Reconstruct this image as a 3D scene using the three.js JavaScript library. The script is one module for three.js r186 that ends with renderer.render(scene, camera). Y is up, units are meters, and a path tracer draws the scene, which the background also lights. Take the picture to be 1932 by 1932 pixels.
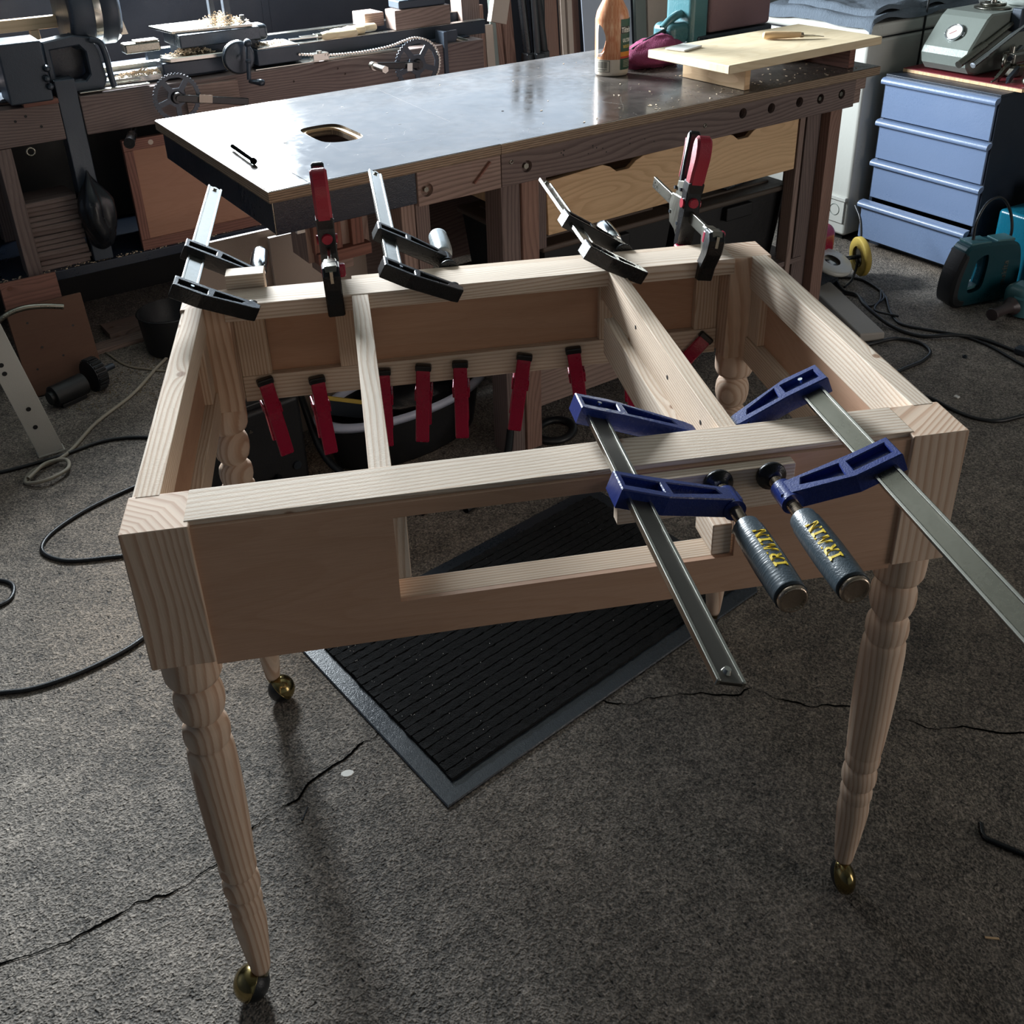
import * as THREE from 'three';
import { RoundedBoxGeometry } from 'three/addons/geometries/RoundedBoxGeometry.js';
import { mergeGeometries, mergeVertices, toCreasedNormals } from 'three/addons/utils/BufferGeometryUtils.js';
import { TextGeometry } from 'three/addons/geometries/TextGeometry.js';
import { FontLoader } from 'three/addons/loaders/FontLoader.js';
import { RectAreaLightUniformsLib } from 'three/addons/lights/RectAreaLightUniformsLib.js';
import { Brush, Evaluator, SUBTRACTION } from 'three-bvh-csg';

// ---------------------------------------------------------------- camera, sky, lights, exposure
const scene = new THREE.Scene();
const renderer = new THREE.WebGLRenderer({ antialias: true });
renderer.toneMapping = THREE.LinearToneMapping;
renderer.toneMappingExposure = 1.0;
renderer.shadowMap.enabled = true;
RectAreaLightUniformsLib.init();

const camera = new THREE.PerspectiveCamera(2 * Math.atan(1250 / 1905.08) * 180 / Math.PI, 1, 0.05, 60);
{
  const m = new THREE.Matrix4().set(
    0.98383, 0.10373, -0.14600, -0.2080,
    -0.02558, 0.88821, 0.45872, 1.4421,
    0.17727, -0.44757, 0.87650, 1.2037, 0, 0, 0, 1);
  m.decompose(camera.position, camera.quaternion, camera.scale);
  camera.scale.set(1, 1, 1);
  camera.setViewOffset(2500, 2500, 284, 568, 1932, 1932);   // the frame is the lower middle of a taller picture
}
scene.add(camera);
scene.background = new THREE.Color(0.62, 0.74, 0.9);

// The table stands square to the world axes. The room (bench, lathe, walls) is turned 24 degrees.
const TH = THREE.MathUtils.degToRad(24), UX = Math.cos(TH), UZ = -Math.sin(TH), VX = -Math.sin(TH), VZ = -Math.cos(TH), OX = -0.351, OZ = -0.738;
const place = (a, b, y) => new THREE.Vector3(OX + UX * a + VX * b, y, OZ + UZ * a + VZ * b);
const WIN = { a0: 0.08, a1: 0.83, y0: 1.14, y1: 2.05, b: 2.1 };      // window in the back wall
const WIN2 = { a0: 0.86, a1: 2.5, y0: 1.14, y1: 2.05, b: 2.1 };      // the dimmer window beside it, its glass painted over
const DOOR = { a0: 1.9, a1: 3.4, y0: 0.05, y1: 2.2, b: -4.2 };        // open garage door behind the camera
function areaLight(a, b, y, w, h, color, power, ta, tb, ty) {
  const l = new THREE.RectAreaLight(color, power, w, h);
  l.position.copy(place(a, b, y)); l.lookAt(place(ta, tb, ty)); scene.add(l); return l;
}
areaLight((WIN.a0 + WIN.a1) / 2, WIN.b - 0.01, (WIN.y0 + WIN.y1) / 2, WIN.a1 - WIN.a0, WIN.y1 - WIN.y0, new THREE.Color(0.86, 0.94, 1.0), 180, (WIN.a0 + WIN.a1) / 2, 0, (WIN.y0 + WIN.y1) / 2).name = 'window_daylight';
areaLight((WIN2.a0 + WIN2.a1) / 2, WIN2.b - 0.01, (WIN2.y0 + WIN2.y1) / 2, WIN2.a1 - WIN2.a0, WIN2.y1 - WIN2.y0, new THREE.Color(0.74, 0.87, 1.0), 2.0, (WIN2.a0 + WIN2.a1) / 2, 0, (WIN2.y0 + WIN2.y1) / 2).name = 'window_dim_daylight';
areaLight((DOOR.a0 + DOOR.a1) / 2, DOOR.b + 0.02, (DOOR.y0 + DOOR.y1) / 2, DOOR.a1 - DOOR.a0, DOOR.y1 - DOOR.y0, new THREE.Color(1.0, 0.87, 0.77), 3.4, (DOOR.a0 + DOOR.a1) / 2, 0, (DOOR.y0 + DOOR.y1) / 2).name = 'door_daylight';

// ---------------------------------------------------------------- noise and textures
let seedState = 7;
const rnd = () => { seedState = (seedState * 1664525 + 1013904223) >>> 0; return seedState / 4294967296; };
const rr = (a, b) => a + (b - a) * rnd();
const hash = (x, y, s) => { let h = (Math.imul(x, 374761393) + Math.imul(y, 668265263) + Math.imul(s, 974634777)) | 0; h = Math.imul(h ^ (h >>> 13), 1274126177); return ((h ^ (h >>> 16)) >>> 0) / 4294967296; };
function vn(x, y, s) {
  const xi = Math.floor(x), yi = Math.floor(y), fx = x - xi, fy = y - yi, u = fx * fx * (3 - 2 * fx), v = fy * fy * (3 - 2 * fy);
  const a = hash(xi, yi, s), b = hash(xi + 1, yi, s), c = hash(xi, yi + 1, s), d = hash(xi + 1, yi + 1, s);
  return a + (b - a) * u + (c - a) * v + (a - b - c + d) * u * v;
}
const fbm = (x, y, s, o = 4) => { let t = 0, a = 0.5, n = 0; for (let i = 0; i < o; i++) { t += a * vn(x, y, s + i); n += a; a *= 0.5; x *= 2.03; y *= 2.03; } return t / n; };
const sm = (a, b, x) => { const t = Math.min(1, Math.max(0, (x - a) / (b - a))); return t * t * (3 - 2 * t); };
const mixc = (a, b, t) => [a[0] + (b[0] - a[0]) * t, a[1] + (b[1] - a[1]) * t, a[2] + (b[2] - a[2]) * t];
function tex(w, h, mw, mh, fn, color = true) {   // fn(u metres, v metres) -> [r,g,b] 0..255 or a grey value
  const d = new Uint8Array(w * h * 4);
  for (let y = 0; y < h; y++) for (let x = 0; x < w; x++) {
    const c = fn(x / w * mw, y / h * mh, x, y), i = (y * w + x) * 4;
    if (typeof c === 'number') d[i] = d[i + 1] = d[i + 2] = Math.max(0, Math.min(255, c)); else for (let k = 0; k < 3; k++) d[i + k] = Math.max(0, Math.min(255, c[k]));
    d[i + 3] = 255;
  }
  const t = new THREE.DataTexture(d, w, h); t.magFilter = THREE.LinearFilter; t.minFilter = THREE.LinearMipmapLinearFilter; t.generateMipmaps = true;
  t.wrapS = t.wrapT = THREE.MirroredRepeatWrapping; t.repeat.set(1 / mw, 1 / mh);
  if (color) t.colorSpace = THREE.SRGBColorSpace;
  t.needsUpdate = true; return t;
}
function woodTex(light, late, s, { rings = 26, warp = 1.0, contrast = 0.75, knots = 4, fibre = 14, mw = 1.3, mh = 0.34 } = {}) {
  const kn = []; for (let i = 0; i < knots; i++) kn.push([hash(i, 1, s) * mw, hash(i, 2, s) * mh, 0.004 + hash(i, 3, s) * 0.004]);
  return tex(1024, 512, mw, mh, (u, v) => {
    let r = v * rings * 3 + warp * (fbm(u * 1.6, v * 9, s, 3) - 0.5) * 7, kd = 0;
    for (const [ku, kv, kr] of kn) { const d = Math.hypot((u - ku) * 0.42, v - kv) / kr; if (d < 6) { r += 2.2 * Math.exp(-d * 0.6); kd = Math.max(kd, 0.6 - 0.6 * sm(0.6, 1.15, Math.hypot((u - ku) * 0.8, v - kv) / kr)); } }
    const t = r - Math.floor(r), line = sm(0.35, 0.9, t) * (1 - sm(0.93, 1, t));
    const f = (vn(u * 55, v * 2600, s + 9) - 0.5) * fibre + (fbm(u * 3, v * 22, s + 5, 2) - 0.5) * 22;
    let c = mixc(light, late, line * contrast * (0.55 + 0.9 * fbm(u * 0.9, v * 7, s + 3, 2)));
    if (kd > 0) c = mixc(c, [96, 58, 34], kd * 0.85);
    return [c[0] + f, c[1] + f * 0.9, c[2] + f * 0.8];
  });
}
const T = {
  pine: woodTex([216, 201, 184], [178, 150, 126], 11, { rings: 52, warp: 1.3, contrast: 0.6 }),
  pine2: woodTex([212, 194, 174], [172, 140, 114], 37, { rings: 64, warp: 1.1, knots: 2, contrast: 0.6 }),
  leg: woodTex([212, 188, 166], [164, 124, 98], 53, { rings: 44, warp: 1.2, knots: 0, contrast: 0.62 }),
  ply: woodTex([190, 152, 126], [178, 138, 110], 71, { rings: 7, warp: 2.4, contrast: 0.32, knots: 0, fibre: 10 }),
  brown: woodTex([142, 121, 111], [106, 87, 79], 91, { rings: 34, warp: 1.4, contrast: 0.7, knots: 2, fibre: 20 }),
  glue: tex(256, 256, 0.12, 0.12, (u, v) => { const f = (fbm(u * 60, v * 300, 7, 4) - 0.5) * 90 + (fbm(u * 30, v * 30, 9, 2) - 0.5) * 40; return [206 + f * 0.5, 142 + f, 104 + f]; }),
  pale: woodTex([214, 196, 164], [198, 176, 140], 19, { rings: 4, warp: 2.4, contrast: 0.5, knots: 0 }),
  birch: woodTex([216, 182, 140], [186, 148, 108], 17, { rings: 6, warp: 2.4, contrast: 0.5, knots: 3 }),
};
const plyEdge = tex(256, 128, 0.3, 0.0225, (u, v) => { const k = Math.floor(v / 0.0025), d = k % 2; const f = (fbm(u * 60, v * 900, 5, 2) - 0.5) * 34; const e = Math.abs(v / 0.0025 - k - 0.5) > 0.4 ? -34 : 0; const b = d ? 158 : 118; return [b + f + e, b * 0.86 + f + e, b * 0.72 + f + e]; });
const grain = tex(512, 512, 0.25, 0.25, (u, v) => 128 + (vn(u * 900, v * 900, 3) - 0.5) * 120 + (fbm(u * 120, v * 120, 8, 3) - 0.5) * 110, false);
const smudge = tex(512, 512, 0.7, 0.7, (u, v, x, y) => { const q = fbm(u * 9, v * 9, 21, 5); return 120 + q * 120 + (vn(x * 0.5, y * 0.5, 2) - 0.5) * 30; }, false);

// concrete: 1.4 m tile, 0.7 mm per pixel
const concreteAt = (u, v) => { const big = fbm(u * 3.5, v * 3.5, 31, 3), mid = fbm(u * 26, v * 26, 33, 3), fine = vn(u * 520, v * 520, 35) * 0.55 + vn(u * 260, v * 260, 36) * 0.45; return [big, mid, fine]; };
const concrete = tex(2048, 2048, 1.4, 1.4, (u, v) => {
  const [big, mid, fine] = concreteAt(u, v);
  let g = 106 + (big - 0.5) * 40 + (mid - 0.5) * 40 + (fine - 0.5) * 128;
  const pit = vn(u * 190, v * 190, 41); if (pit > 0.9) g -= 60 * (pit - 0.9) / 0.1;
  const chip = vn(u * 240, v * 240, 43); if (chip > 0.93) g += 70 * (chip - 0.93) / 0.07;
  return [g * 1.02, g * 0.955, g * 0.885];
});
const concreteBump = tex(2048, 2048, 1.4, 1.4, (u, v) => { const [, mid, fine] = concreteAt(u, v); const pit = vn(u * 190, v * 190, 41); return 150 + (mid - 0.5) * 60 + (fine - 0.5) * 120 - (pit > 0.88 ? 110 * (pit - 0.88) / 0.12 : 0); }, false);

// worn film-faced plywood of the bench top
const scr = []; for (let i = 0; i < 260; i++) scr.push([hash(i, 1, 5) * 2, hash(i, 2, 5) * 0.8, hash(i, 3, 5) * Math.PI, 0.01 + hash(i, 4, 5) ** 3 * 0.16, hash(i, 5, 5)]);
const scratchGrid = new Float32Array(2048 * 820);
for (const [x0, y0, x1, y1] of [[0.586, 0.093, 0.555, 0.518], [0.60, 0.10, 1.05, 0.06], [0.62, 0.3, 0.75, 0.28]]) scr.push([(x0 + x1) / 2, (y0 + y1) / 2, Math.atan2(y1 - y0, x1 - x0), Math.hypot(x1 - x0, y1 - y0), 1]);
for (const [su, sv, an, len, st] of scr) { const n = Math.ceil(len * 1024 * 1.4); for (let i = 0; i < n; i++) { const t = i / n - 0.5, x = Math.round((su + Math.cos(an) * t * len) * 1024), y = Math.round((sv + Math.sin(an) * t * len + Math.sin(t * 9) * 0.002) * 1024); if (x >= 0 && y >= 0 && x < 2048 && y < 820) scratchGrid[y * 2048 + x] = Math.max(scratchGrid[y * 2048 + x], 0.25 + st * 0.6); } }
for (let i = 0; i < 900; i++) { const x = Math.floor(hash(i, 6, 5) * 2040), y = Math.floor(hash(i, 7, 5) * 815), s = hash(i, 8, 5) > 0.8 ? 2 : 1; for (let p = 0; p <= s; p++) for (let q = 0; q < s; q++) scratchGrid[(y + q) * 2048 + x + p] = hash(i, 9, 5) > 0.45 ? 0.9 : -0.8; }
const filmTop = tex(2048, 820, 2, 0.8, (u, v, x, y) => { const q = fbm(u * 5, v * 8, 61, 5), d = fbm(u * 40, v * 40, 63, 3), k = scratchGrid[y * 2048 + x]; let g = 62 + (q - 0.5) * 46 + (d - 0.5) * 26 + sm(0.9, 1.5, u) * 14; let c = [g * 1.06, g * 0.98, g * 0.92]; if (k > 0) c = mixc(c, [168, 158, 148], k * 0.75); if (k < 0) c = mixc(c, [16, 14, 14], -k); return c; });
const filmRough = tex(1024, 410, 2, 0.8, (u, v, x, y) => { const q = fbm(u * 6, v * 9, 61, 5), d = fbm(u * 60, v * 60, 67, 3), k = scratchGrid[y * 2 * 2048 + x * 2]; return 56 + (q - 0.5) * 70 + (d - 0.5) * 50 + sm(0.7, 1.5, u) * 62 + Math.abs(k) * 70; }, false);
for (const t of [filmTop, filmRough]) t.wrapS = t.wrapT = THREE.ClampToEdgeWrapping;

// ---------------------------------------------------------------- materials
const std = (color, roughness = 0.6, metalness = 0, extra = {}) => new THREE.MeshPhysicalMaterial({ color, roughness, metalness, side: THREE.DoubleSide, ...extra });
const worn = { bumpMap: grain, bumpScale: 0.0004, roughnessMap: smudge };
const M = {
  pine: std(0xffffff, 0.8, 0, { specularIntensity: 0.4, map: T.pine, bumpMap: grain, bumpScale: 0.0002 }),
  pine2: std(0xffffff, 0.8, 0, { specularIntensity: 0.4, map: T.pine2, bumpMap: grain, bumpScale: 0.0002 }),
  leg: std(0xffffff, 0.75, 0, { specularIntensity: 0.5, map: T.leg }),
  endgrain: std(0xc9a888, 0.7, 0, { map: T.pine2 }),
  ply: std(0xffffff, 0.6, 0, { map: T.ply }),
  birch: std(0xffffff, 0.55, 0, { map: T.birch }),
  paleply: std(0xffffff, 0.6, 0, { map: T.pale }),
  plyedge: std(0xffffff, 0.75, 0, { map: plyEdge }),
  brown: std(0xffffff, 0.7, 0, { map: T.brown }),
  darkbrown: std(0xced2da, 0.75, 0, { map: T.brown }),
  redwood: std(0xe0b4a8, 0.7, 0, { map: T.brown }),
  panel: std(0xd2c2be, 0.7, 0, { map: T.ply }),
  film: std(0xffffff, 0.62, 0, { map: filmTop, roughnessMap: filmRough }),
  navy: std(0x1c2533, 0.45, 0, worn),
  black: std(0x111214, 0.42, 0, worn),
  blackmatt: std(0x0e0f11, 0.75, 0, worn),
  rubber: std(0x15171a, 0.6, 0, worn),
  steel: std(0xb4b2aa, 0.32, 1, { roughnessMap: smudge }),
  dullsteel: std(0x8c8a80, 0.42, 1, { roughnessMap: smudge }),
  darksteel: std(0x3a4149, 0.42, 0.5, worn),
  castiron: std(0x323b46, 0.62, 0.2, worn),
  chrome: std(0xd0d4d8, 0.12, 1),
  brass: std(0x8f7f56, 0.25, 1, { roughnessMap: smudge }),
  blue: std(0x162a6b, 0.36, 0, { clearcoat: 0.4, clearcoatRoughness: 0.3, ...worn }),
  grip: std(0x39434a, 0.42, 0, worn),
  yellow: std(0xe0c030, 0.5),
  red: std(0x9c1036, 0.4, 0, worn),
  gripred: std(0x9a2234, 0.5, 0, worn),
  copper: std(0xb8a694, 0.3, 0.9, worn),
  shaving: std(0xd2bb9e, 0.9),
  dust: std(0x6a5c42, 0.95, 0, { bumpMap: grain, bumpScale: 0.002 }),
  blueDrawer: std(0x6a7b98, 0.45, 0, worn),
  darkblue: std(0x222a36, 0.5, 0, worn),
  white: std(0xb9b9b2, 0.45, 0, worn),
  cloth: std(0x59626c, 0.95, 0, { bumpMap: grain, bumpScale: 0.003 }),
  greenmetal: std(0x757c76, 0.55, 0.1, worn),
  teal: std(0x0c5c72, 0.4, 0, worn),
  tealdark: std(0x0c3a42, 0.45, 0, worn),
  palteal: std(0x3c666c, 0.45, 0, worn),
  magenta: std(0x7a2c50, 0.95, 0, { bumpMap: grain, bumpScale: 0.003 }),
  belt: std(0x786064, 0.95, 0, { bumpMap: grain, bumpScale: 0.002 }),
  mdf: std(0xb8a89a, 0.8, 0, worn),
  paper: std(0xe4e2dc, 0.8),
  rack: std(0xffece4, 0.75, 0, { map: T.brown }),
  yellowfoam: std(0xb39a46, 0.85, 0, worn),
  pad: std(0x0d0e10, 0.95, 0, { bumpMap: grain, bumpScale: 0.003 }),
  wall: std(0x2c323d, 0.8, 0, worn),
  plaster: std(0x5e605c, 0.9, 0, worn),
};
M.gap = std(0x060606, 1, 0, { specularIntensity: 0 });

// ---------------------------------------------------------------- geometry helpers
const used = {};
const numbered = (n) => { used[n] = (used[n] ?? -1) + 1; return used[n] ? `${n}_${String(used[n]).padStart(3, '0')}` : n; };
const V = (x, y, z) => new THREE.Vector3(x, y, z);
function mv(g, x = 0, y = 0, z = 0, rx = 0, ry = 0, rz = 0) { if (rx) g.rotateX(rx); if (ry) g.rotateY(ry); if (rz) g.rotateZ(rz); return g.translate(x, y, z); }
const box = (w, h, d, x = 0, y = 0, z = 0, r = 0.0015) => new RoundedBoxGeometry(w, h, d, 1, Math.min(r, w / 2.01, h / 2.01, d / 2.01)).translate(x, y, z);
const bx = (x0, x1, y0, y1, z0, z1, r) => box(x1 - x0, y1 - y0, z1 - z0, (x0 + x1) / 2, (y0 + y1) / 2, (z0 + z1) / 2, r);
const cyl = (r0, r1, h, x = 0, y = 0, z = 0, axis = 'y', n = 24) => { const g = new THREE.CylinderGeometry(r1, r0, h, n); if (axis === 'x') g.rotateZ(-Math.PI / 2); if (axis === 'z') g.rotateX(Math.PI / 2); return g.translate(x, y, z); };
const bar = (p, q, r, n = 12) => { const d = q.clone().sub(p), g = new THREE.CylinderGeometry(r, r, d.length(), n); g.applyQuaternion(new THREE.Quaternion().setFromUnitVectors(V(0, 1, 0), d.clone().normalize())); return g.translate((p.x + q.x) / 2, (p.y + q.y) / 2, (p.z + q.z) / 2); };
const plank = (p, q, w, t, up = V(0, 1, 0), r = 0.001) => { const d = q.clone().sub(p), len = d.length(), X = d.normalize(), Z = X.clone().cross(up).normalize(), Y = Z.clone().cross(X); return new RoundedBoxGeometry(len, w, t, 1, Math.min(r, w / 2.1, t / 2.1)).applyMatrix4(new THREE.Matrix4().makeBasis(X, Y, Z).setPosition((p.x + q.x) / 2, (p.y + q.y) / 2, (p.z + q.z) / 2)); };
const tube = (pts, r, seg = 60, n = 8, closed = false) => new THREE.TubeGeometry(new THREE.CatmullRomCurve3(pts, closed, 'centripetal'), seg, r, n, closed);
const lathe = (prof, n = 32) => { const g = new THREE.LatheGeometry(prof.map(([r, y]) => new THREE.Vector2(Math.max(r, 1e-4), y)), n); return g; };
const shape = (pts, holes = []) => { const s = new THREE.Shape(pts.map(([x, y]) => new THREE.Vector2(x, y))); for (const h of holes) s.holes.push(new THREE.Path(h.map(([x, y]) => new THREE.Vector2(x, y)))); return s; };
const smooth = (pts, n = 40) => new THREE.SplineCurve([...pts, pts[0]].map(([x, y]) => new THREE.Vector2(x, y))).getPoints(n).slice(0, -1).map((p) => [p.x, p.y]);
const extr = (s, depth, bevel = 0) => new THREE.ExtrudeGeometry(s, { depth: depth - 2 * bevel, bevelEnabled: bevel > 0, bevelThickness: bevel, bevelSize: bevel, bevelOffset: -bevel, bevelSegments: 1, curveSegments: 16 }).translate(0, 0, bevel);
const ball = (r, x = 0, y = 0, z = 0, n = 20) => new THREE.SphereGeometry(r, n, Math.ceil(n * 0.7)).translate(x, y, z);
function uvBox(g, axis) {   // uv in metres, u along the grain axis
  const p = g.attributes.position, n = g.attributes.normal, uv = new Float32Array(p.count * 2);
  const off = rnd() * 3, off2 = rnd() * 2;
  for (let i = 0; i < p.count; i += 3) {
    let ax = 0, ay = 0, az = 0; for (let k = 0; k < 3; k++) { ax += n.getX(i + k); ay += n.getY(i + k); az += n.getZ(i + k); }
    ax = Math.abs(ax); ay = Math.abs(ay); az = Math.abs(az);
    const dom = ax >= ay && ax >= az ? 'x' : ay >= az ? 'y' : 'z';
    for (let k = 0; k < 3; k++) {
      const c = { x: p.getX(i + k), y: p.getY(i + k), z: p.getZ(i + k) };
      let u, v;
      if (dom === axis) { const o = 'xyz'.replace(axis, ''); u = c[o[0]] * 0.25; v = c[o[1]]; } else { u = c[axis]; v = c['xyz'.replace(axis, '').replace(dom, '')]; }
      uv[(i + k) * 2] = u + off; uv[(i + k) * 2 + 1] = v + off2;
    }
  }
  g.setAttribute('uv', new THREE.BufferAttribute(uv, 2)); return g;
}
function merged(geos, axis = 'x') {
  const list = (Array.isArray(geos) ? geos : [geos]).map((g) => { const h = g.index ? g.toNonIndexed() : g.clone(); for (const k of Object.keys(h.attributes)) if (k !== 'position' && k !== 'normal') h.deleteAttribute(k); h.morphAttributes = {}; return h; });
  return uvBox(list.length > 1 ? mergeGeometries(list) : list[0], axis);
}
function mesh(name, geos, material, parent, axis = 'x') {
  const m = new THREE.Mesh(merged(geos, axis), material); m.name = name; m.castShadow = m.receiveShadow = true; parent.add(m); return m;
}
const info = (o, label, category, group) => { if (label) o.userData.label = label; if (category) o.userData.category = category; if (group) o.userData.group = group; return o; };
// a thing of the room: at a (along the bench), b (towards the back wall), y
function room(name, label, category, a, b, y, turn = 0, group) {
  const o = new THREE.Group(); o.name = numbered(name); o.position.copy(place(a, b, y)); o.rotation.y = TH + turn; scene.add(o); return info(o, label, category, group);
}
function world(name, label, category, x, y, z, turn = 0, group) {
  const o = new THREE.Group(); o.name = numbered(name); o.position.set(x, y, z); o.rotation.y = turn; scene.add(o); return info(o, label, category, group);
}
function lone(name, label, category, geos, mat, pos, turn = 0, group, axis = 'x') { const m = mesh(numbered(name), geos, mat, scene, axis); m.position.copy(pos); m.rotation.y = turn; return info(m, label, category, group); }
const struct = (name, geos, mat, axis) => { const m = mesh(numbered(name), geos, mat, scene, axis); m.userData.kind = 'structure'; m.position.copy(place(0, 0, 0)); m.rotation.y = TH; return m; };
const csg = new Evaluator(); csg.attributes = ['position', 'normal']; csg.useGroups = false;
const flat = (g) => { const h = g.index ? g.toNonIndexed() : g; for (const k of Object.keys(h.attributes)) if (k !== 'position' && k !== 'normal') h.deleteAttribute(k); return h; };
function cut(g, ...tools) { let b = new Brush(flat(g)); b.updateMatrixWorld(); for (const t of tools) { const c = new Brush(flat(t)); c.updateMatrixWorld(); b = csg.evaluate(b, c, SUBTRACTION); } const r = b.geometry; r.clearGroups(); return r; }
const font = await new FontLoader().loadAsync('fonts/droid/droid_sans_bold.typeface.json');
const text = (s, size, depth = 0.001) => { const g = new TextGeometry(s, { font, size, depth, curveSegments: 4, bevelEnabled: false }); g.computeBoundingBox(); const b = g.boundingBox; return g.translate(-(b.min.x + b.max.x) / 2, -(b.min.y + b.max.y) / 2, 0); };

// ---------------------------------------------------------------- the room
const A0 = -2.0, A1 = 3.5, B0 = -4.2, B1 = 2.1, CEIL = 2.5, TK = 0.12;
{
  // floor: one slab, toned by broad stains that stay with the concrete
  const g = new THREE.PlaneGeometry(A1 - A0 + 0.2, B1 - B0 + 0.2, 140, 150).rotateX(-Math.PI / 2).translate((A0 + A1) / 2, 0, -(B0 + B1) / 2);
  const p = g.attributes.position, col = new Float32Array(p.count * 3), uv = g.attributes.uv;
  for (let i = 0; i < p.count; i++) {
    const x = p.getX(i), z = p.getZ(i), s = fbm(x * 1.1 + 9, z * 1.1 + 4, 81, 4), w = fbm(x * 0.6 + 3, z * 0.6, 85, 3), k = 0.72 + s * 0.5;
    const c = mixc([1, 1, 1], [0.80, 0.70, 0.60], sm(0.40, 0.62, w));
    col.set([c[0] * k, c[1] * k, c[2] * k], i * 3); uv.setXY(i, x, z);
  }
  g.setAttribute('color', new THREE.BufferAttribute(col, 3));
  const m = new THREE.Mesh(g, new THREE.MeshStandardMaterial({ map: concrete, bumpMap: concreteBump, bumpScale: 0.006, roughness: 0.82, vertexColors: true }));
  m.name = 'floor'; m.userData.kind = 'structure'; m.receiveShadow = true; m.position.copy(place(0, 0, 0)); m.rotation.y = TH; scene.add(m);
  mesh('slab', bx(A0 - 0.1, A1 + 0.1, -0.12, -0.004, -B1 - 0.1, -B0 + 0.1), M.plaster, m);
  const crack = (pts, w0, s) => {   // an open crack: a dark ragged groove
    const out = []; let prev = null;
    const c = new THREE.CatmullRomCurve3(pts.map(([x, z]) => V(x, 0.0012, z)), false, 'centripetal'), N = 160, L = [], Rr = [];
    for (let i = 0; i <= N; i++) { const t = i / N, q = c.getPoint(t), d = c.getTangent(t), nx = -d.z, nz = d.x, j = (fbm(t * 26, s, s, 3) - 0.5) * 0.022, w = w0 * (0.25 + 1.5 * vn(t * 22, s * 3, s + 1)); const x = q.x + nx * j, z = q.z + nz * j; L.push([x + nx * w, z + nz * w]); Rr.push([x - nx * w, z - nz * w]); }
    const pos = []; for (let i = 0; i < N; i++) { const [a, b, e, f] = [L[i], L[i + 1], Rr[i], Rr[i + 1]]; pos.push(a[0], 0.0012, a[1], b[0], 0.0012, b[1], e[0], 0.0012, e[1], b[0], 0.0012, b[1], f[0], 0.0012, f[1], e[0], 0.0012, e[1]); }
    const cg = new THREE.BufferGeometry(); cg.setAttribute('position', new THREE.Float32BufferAttribute(pos, 3)); cg.computeVertexNormals();
    const k = mesh('crack', cg, M.gap, m); k.rotation.y = -TH; const q = place(0, 0, 0).applyAxisAngle(V(0, 1, 0), -TH); k.position.set(-q.x, 0, -q.z);
  };
  crack([[0.17, -0.144], [0.21, -0.129], [0.263, -0.132], [0.325, -0.133], [0.413, -0.114], [0.465, -0.113], [0.519, -0.066], [0.583, -0.046], [0.682, 0.003], [0.735, 0.039], [0.808, 0.054], [0.883, 0.086], [1.3, 0.2]], 0.0013, 3);
  crack([[-0.242, -0.161], [-0.302, -0.12], [-0.394, -0.041], [-0.463, 0.004], [-0.534, 0.074], [-0.604, 0.102], [-0.663, 0.125], [-0.727, 0.155], [-0.82, 0.17], [-1.2, 0.25]], 0.0016, 7);
}
struct('wall_back', [bx(A0 - TK, WIN.a0, 0, CEIL, -B1 - TK, -B1), bx(WIN.a1, WIN2.a0, 0, CEIL, -B1 - TK, -B1), bx(WIN2.a1, A1 + TK, 0, CEIL, -B1 - TK, -B1), bx(WIN.a0, WIN.a1, 0, WIN.y0, -B1 - TK, -B1), bx(WIN.a0, WIN.a1, WIN.y1, CEIL, -B1 - TK, -B1), bx(WIN2.a0, WIN2.a1, 0, WIN2.y0, -B1 - TK, -B1), bx(WIN2.a0, WIN2.a1, WIN2.y1, CEIL, -B1 - TK, -B1)], M.wall);
struct('wall_left', bx(A0 - TK, A0, 0, CEIL, -B1, -B0), M.wall);
struct('wall_right', bx(A1, A1 + TK, 0, CEIL, -B1, -B0), M.plaster);
struct('wall_front', [bx(A0 - TK, DOOR.a0, 0, CEIL, -B0, -B0 + TK), bx(DOOR.a1, A1 + TK, 0, CEIL, -B0, -B0 + TK), bx(DOOR.a0, DOOR.a1, DOOR.y1, CEIL, -B0, -B0 + TK), bx(DOOR.a0, DOOR.a1, 0, DOOR.y0, -B0, -B0 + TK)], M.plaster);
struct('ceiling', bx(A0 - TK, A1 + TK, CEIL, CEIL + TK, -B1 - TK, -B0 + TK), M.plaster);
for (const [name, W, glass] of [['window_1', WIN, { color: 0xffffff, roughness: 0.02 }], ['window_2', WIN2, { color: 0x9fb4c8, roughness: 0.9 }]]) {
  const z0 = -B1 - 0.09, z1 = -B1 - 0.03;
  const w = struct(name, [bx(W.a0, W.a0 + 0.05, W.y0, W.y1, z0, z1), bx(W.a1 - 0.05, W.a1, W.y0, W.y1, z0, z1), bx(W.a0, W.a1, W.y0, W.y0 + 0.05, z0, z1), bx(W.a0, W.a1, W.y1 - 0.05, W.y1, z0, z1)], M.white);
  const pm = new THREE.MeshPhysicalMaterial({ ...glass, transmission: 1, thickness: 0 });
  mesh('pane', bx(W.a0 + 0.05, W.a1 - 0.05, W.y0 + 0.05, W.y1 - 0.05, -B1 - 0.062, -B1 - 0.058, 0.0005), pm, w);
}

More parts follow.
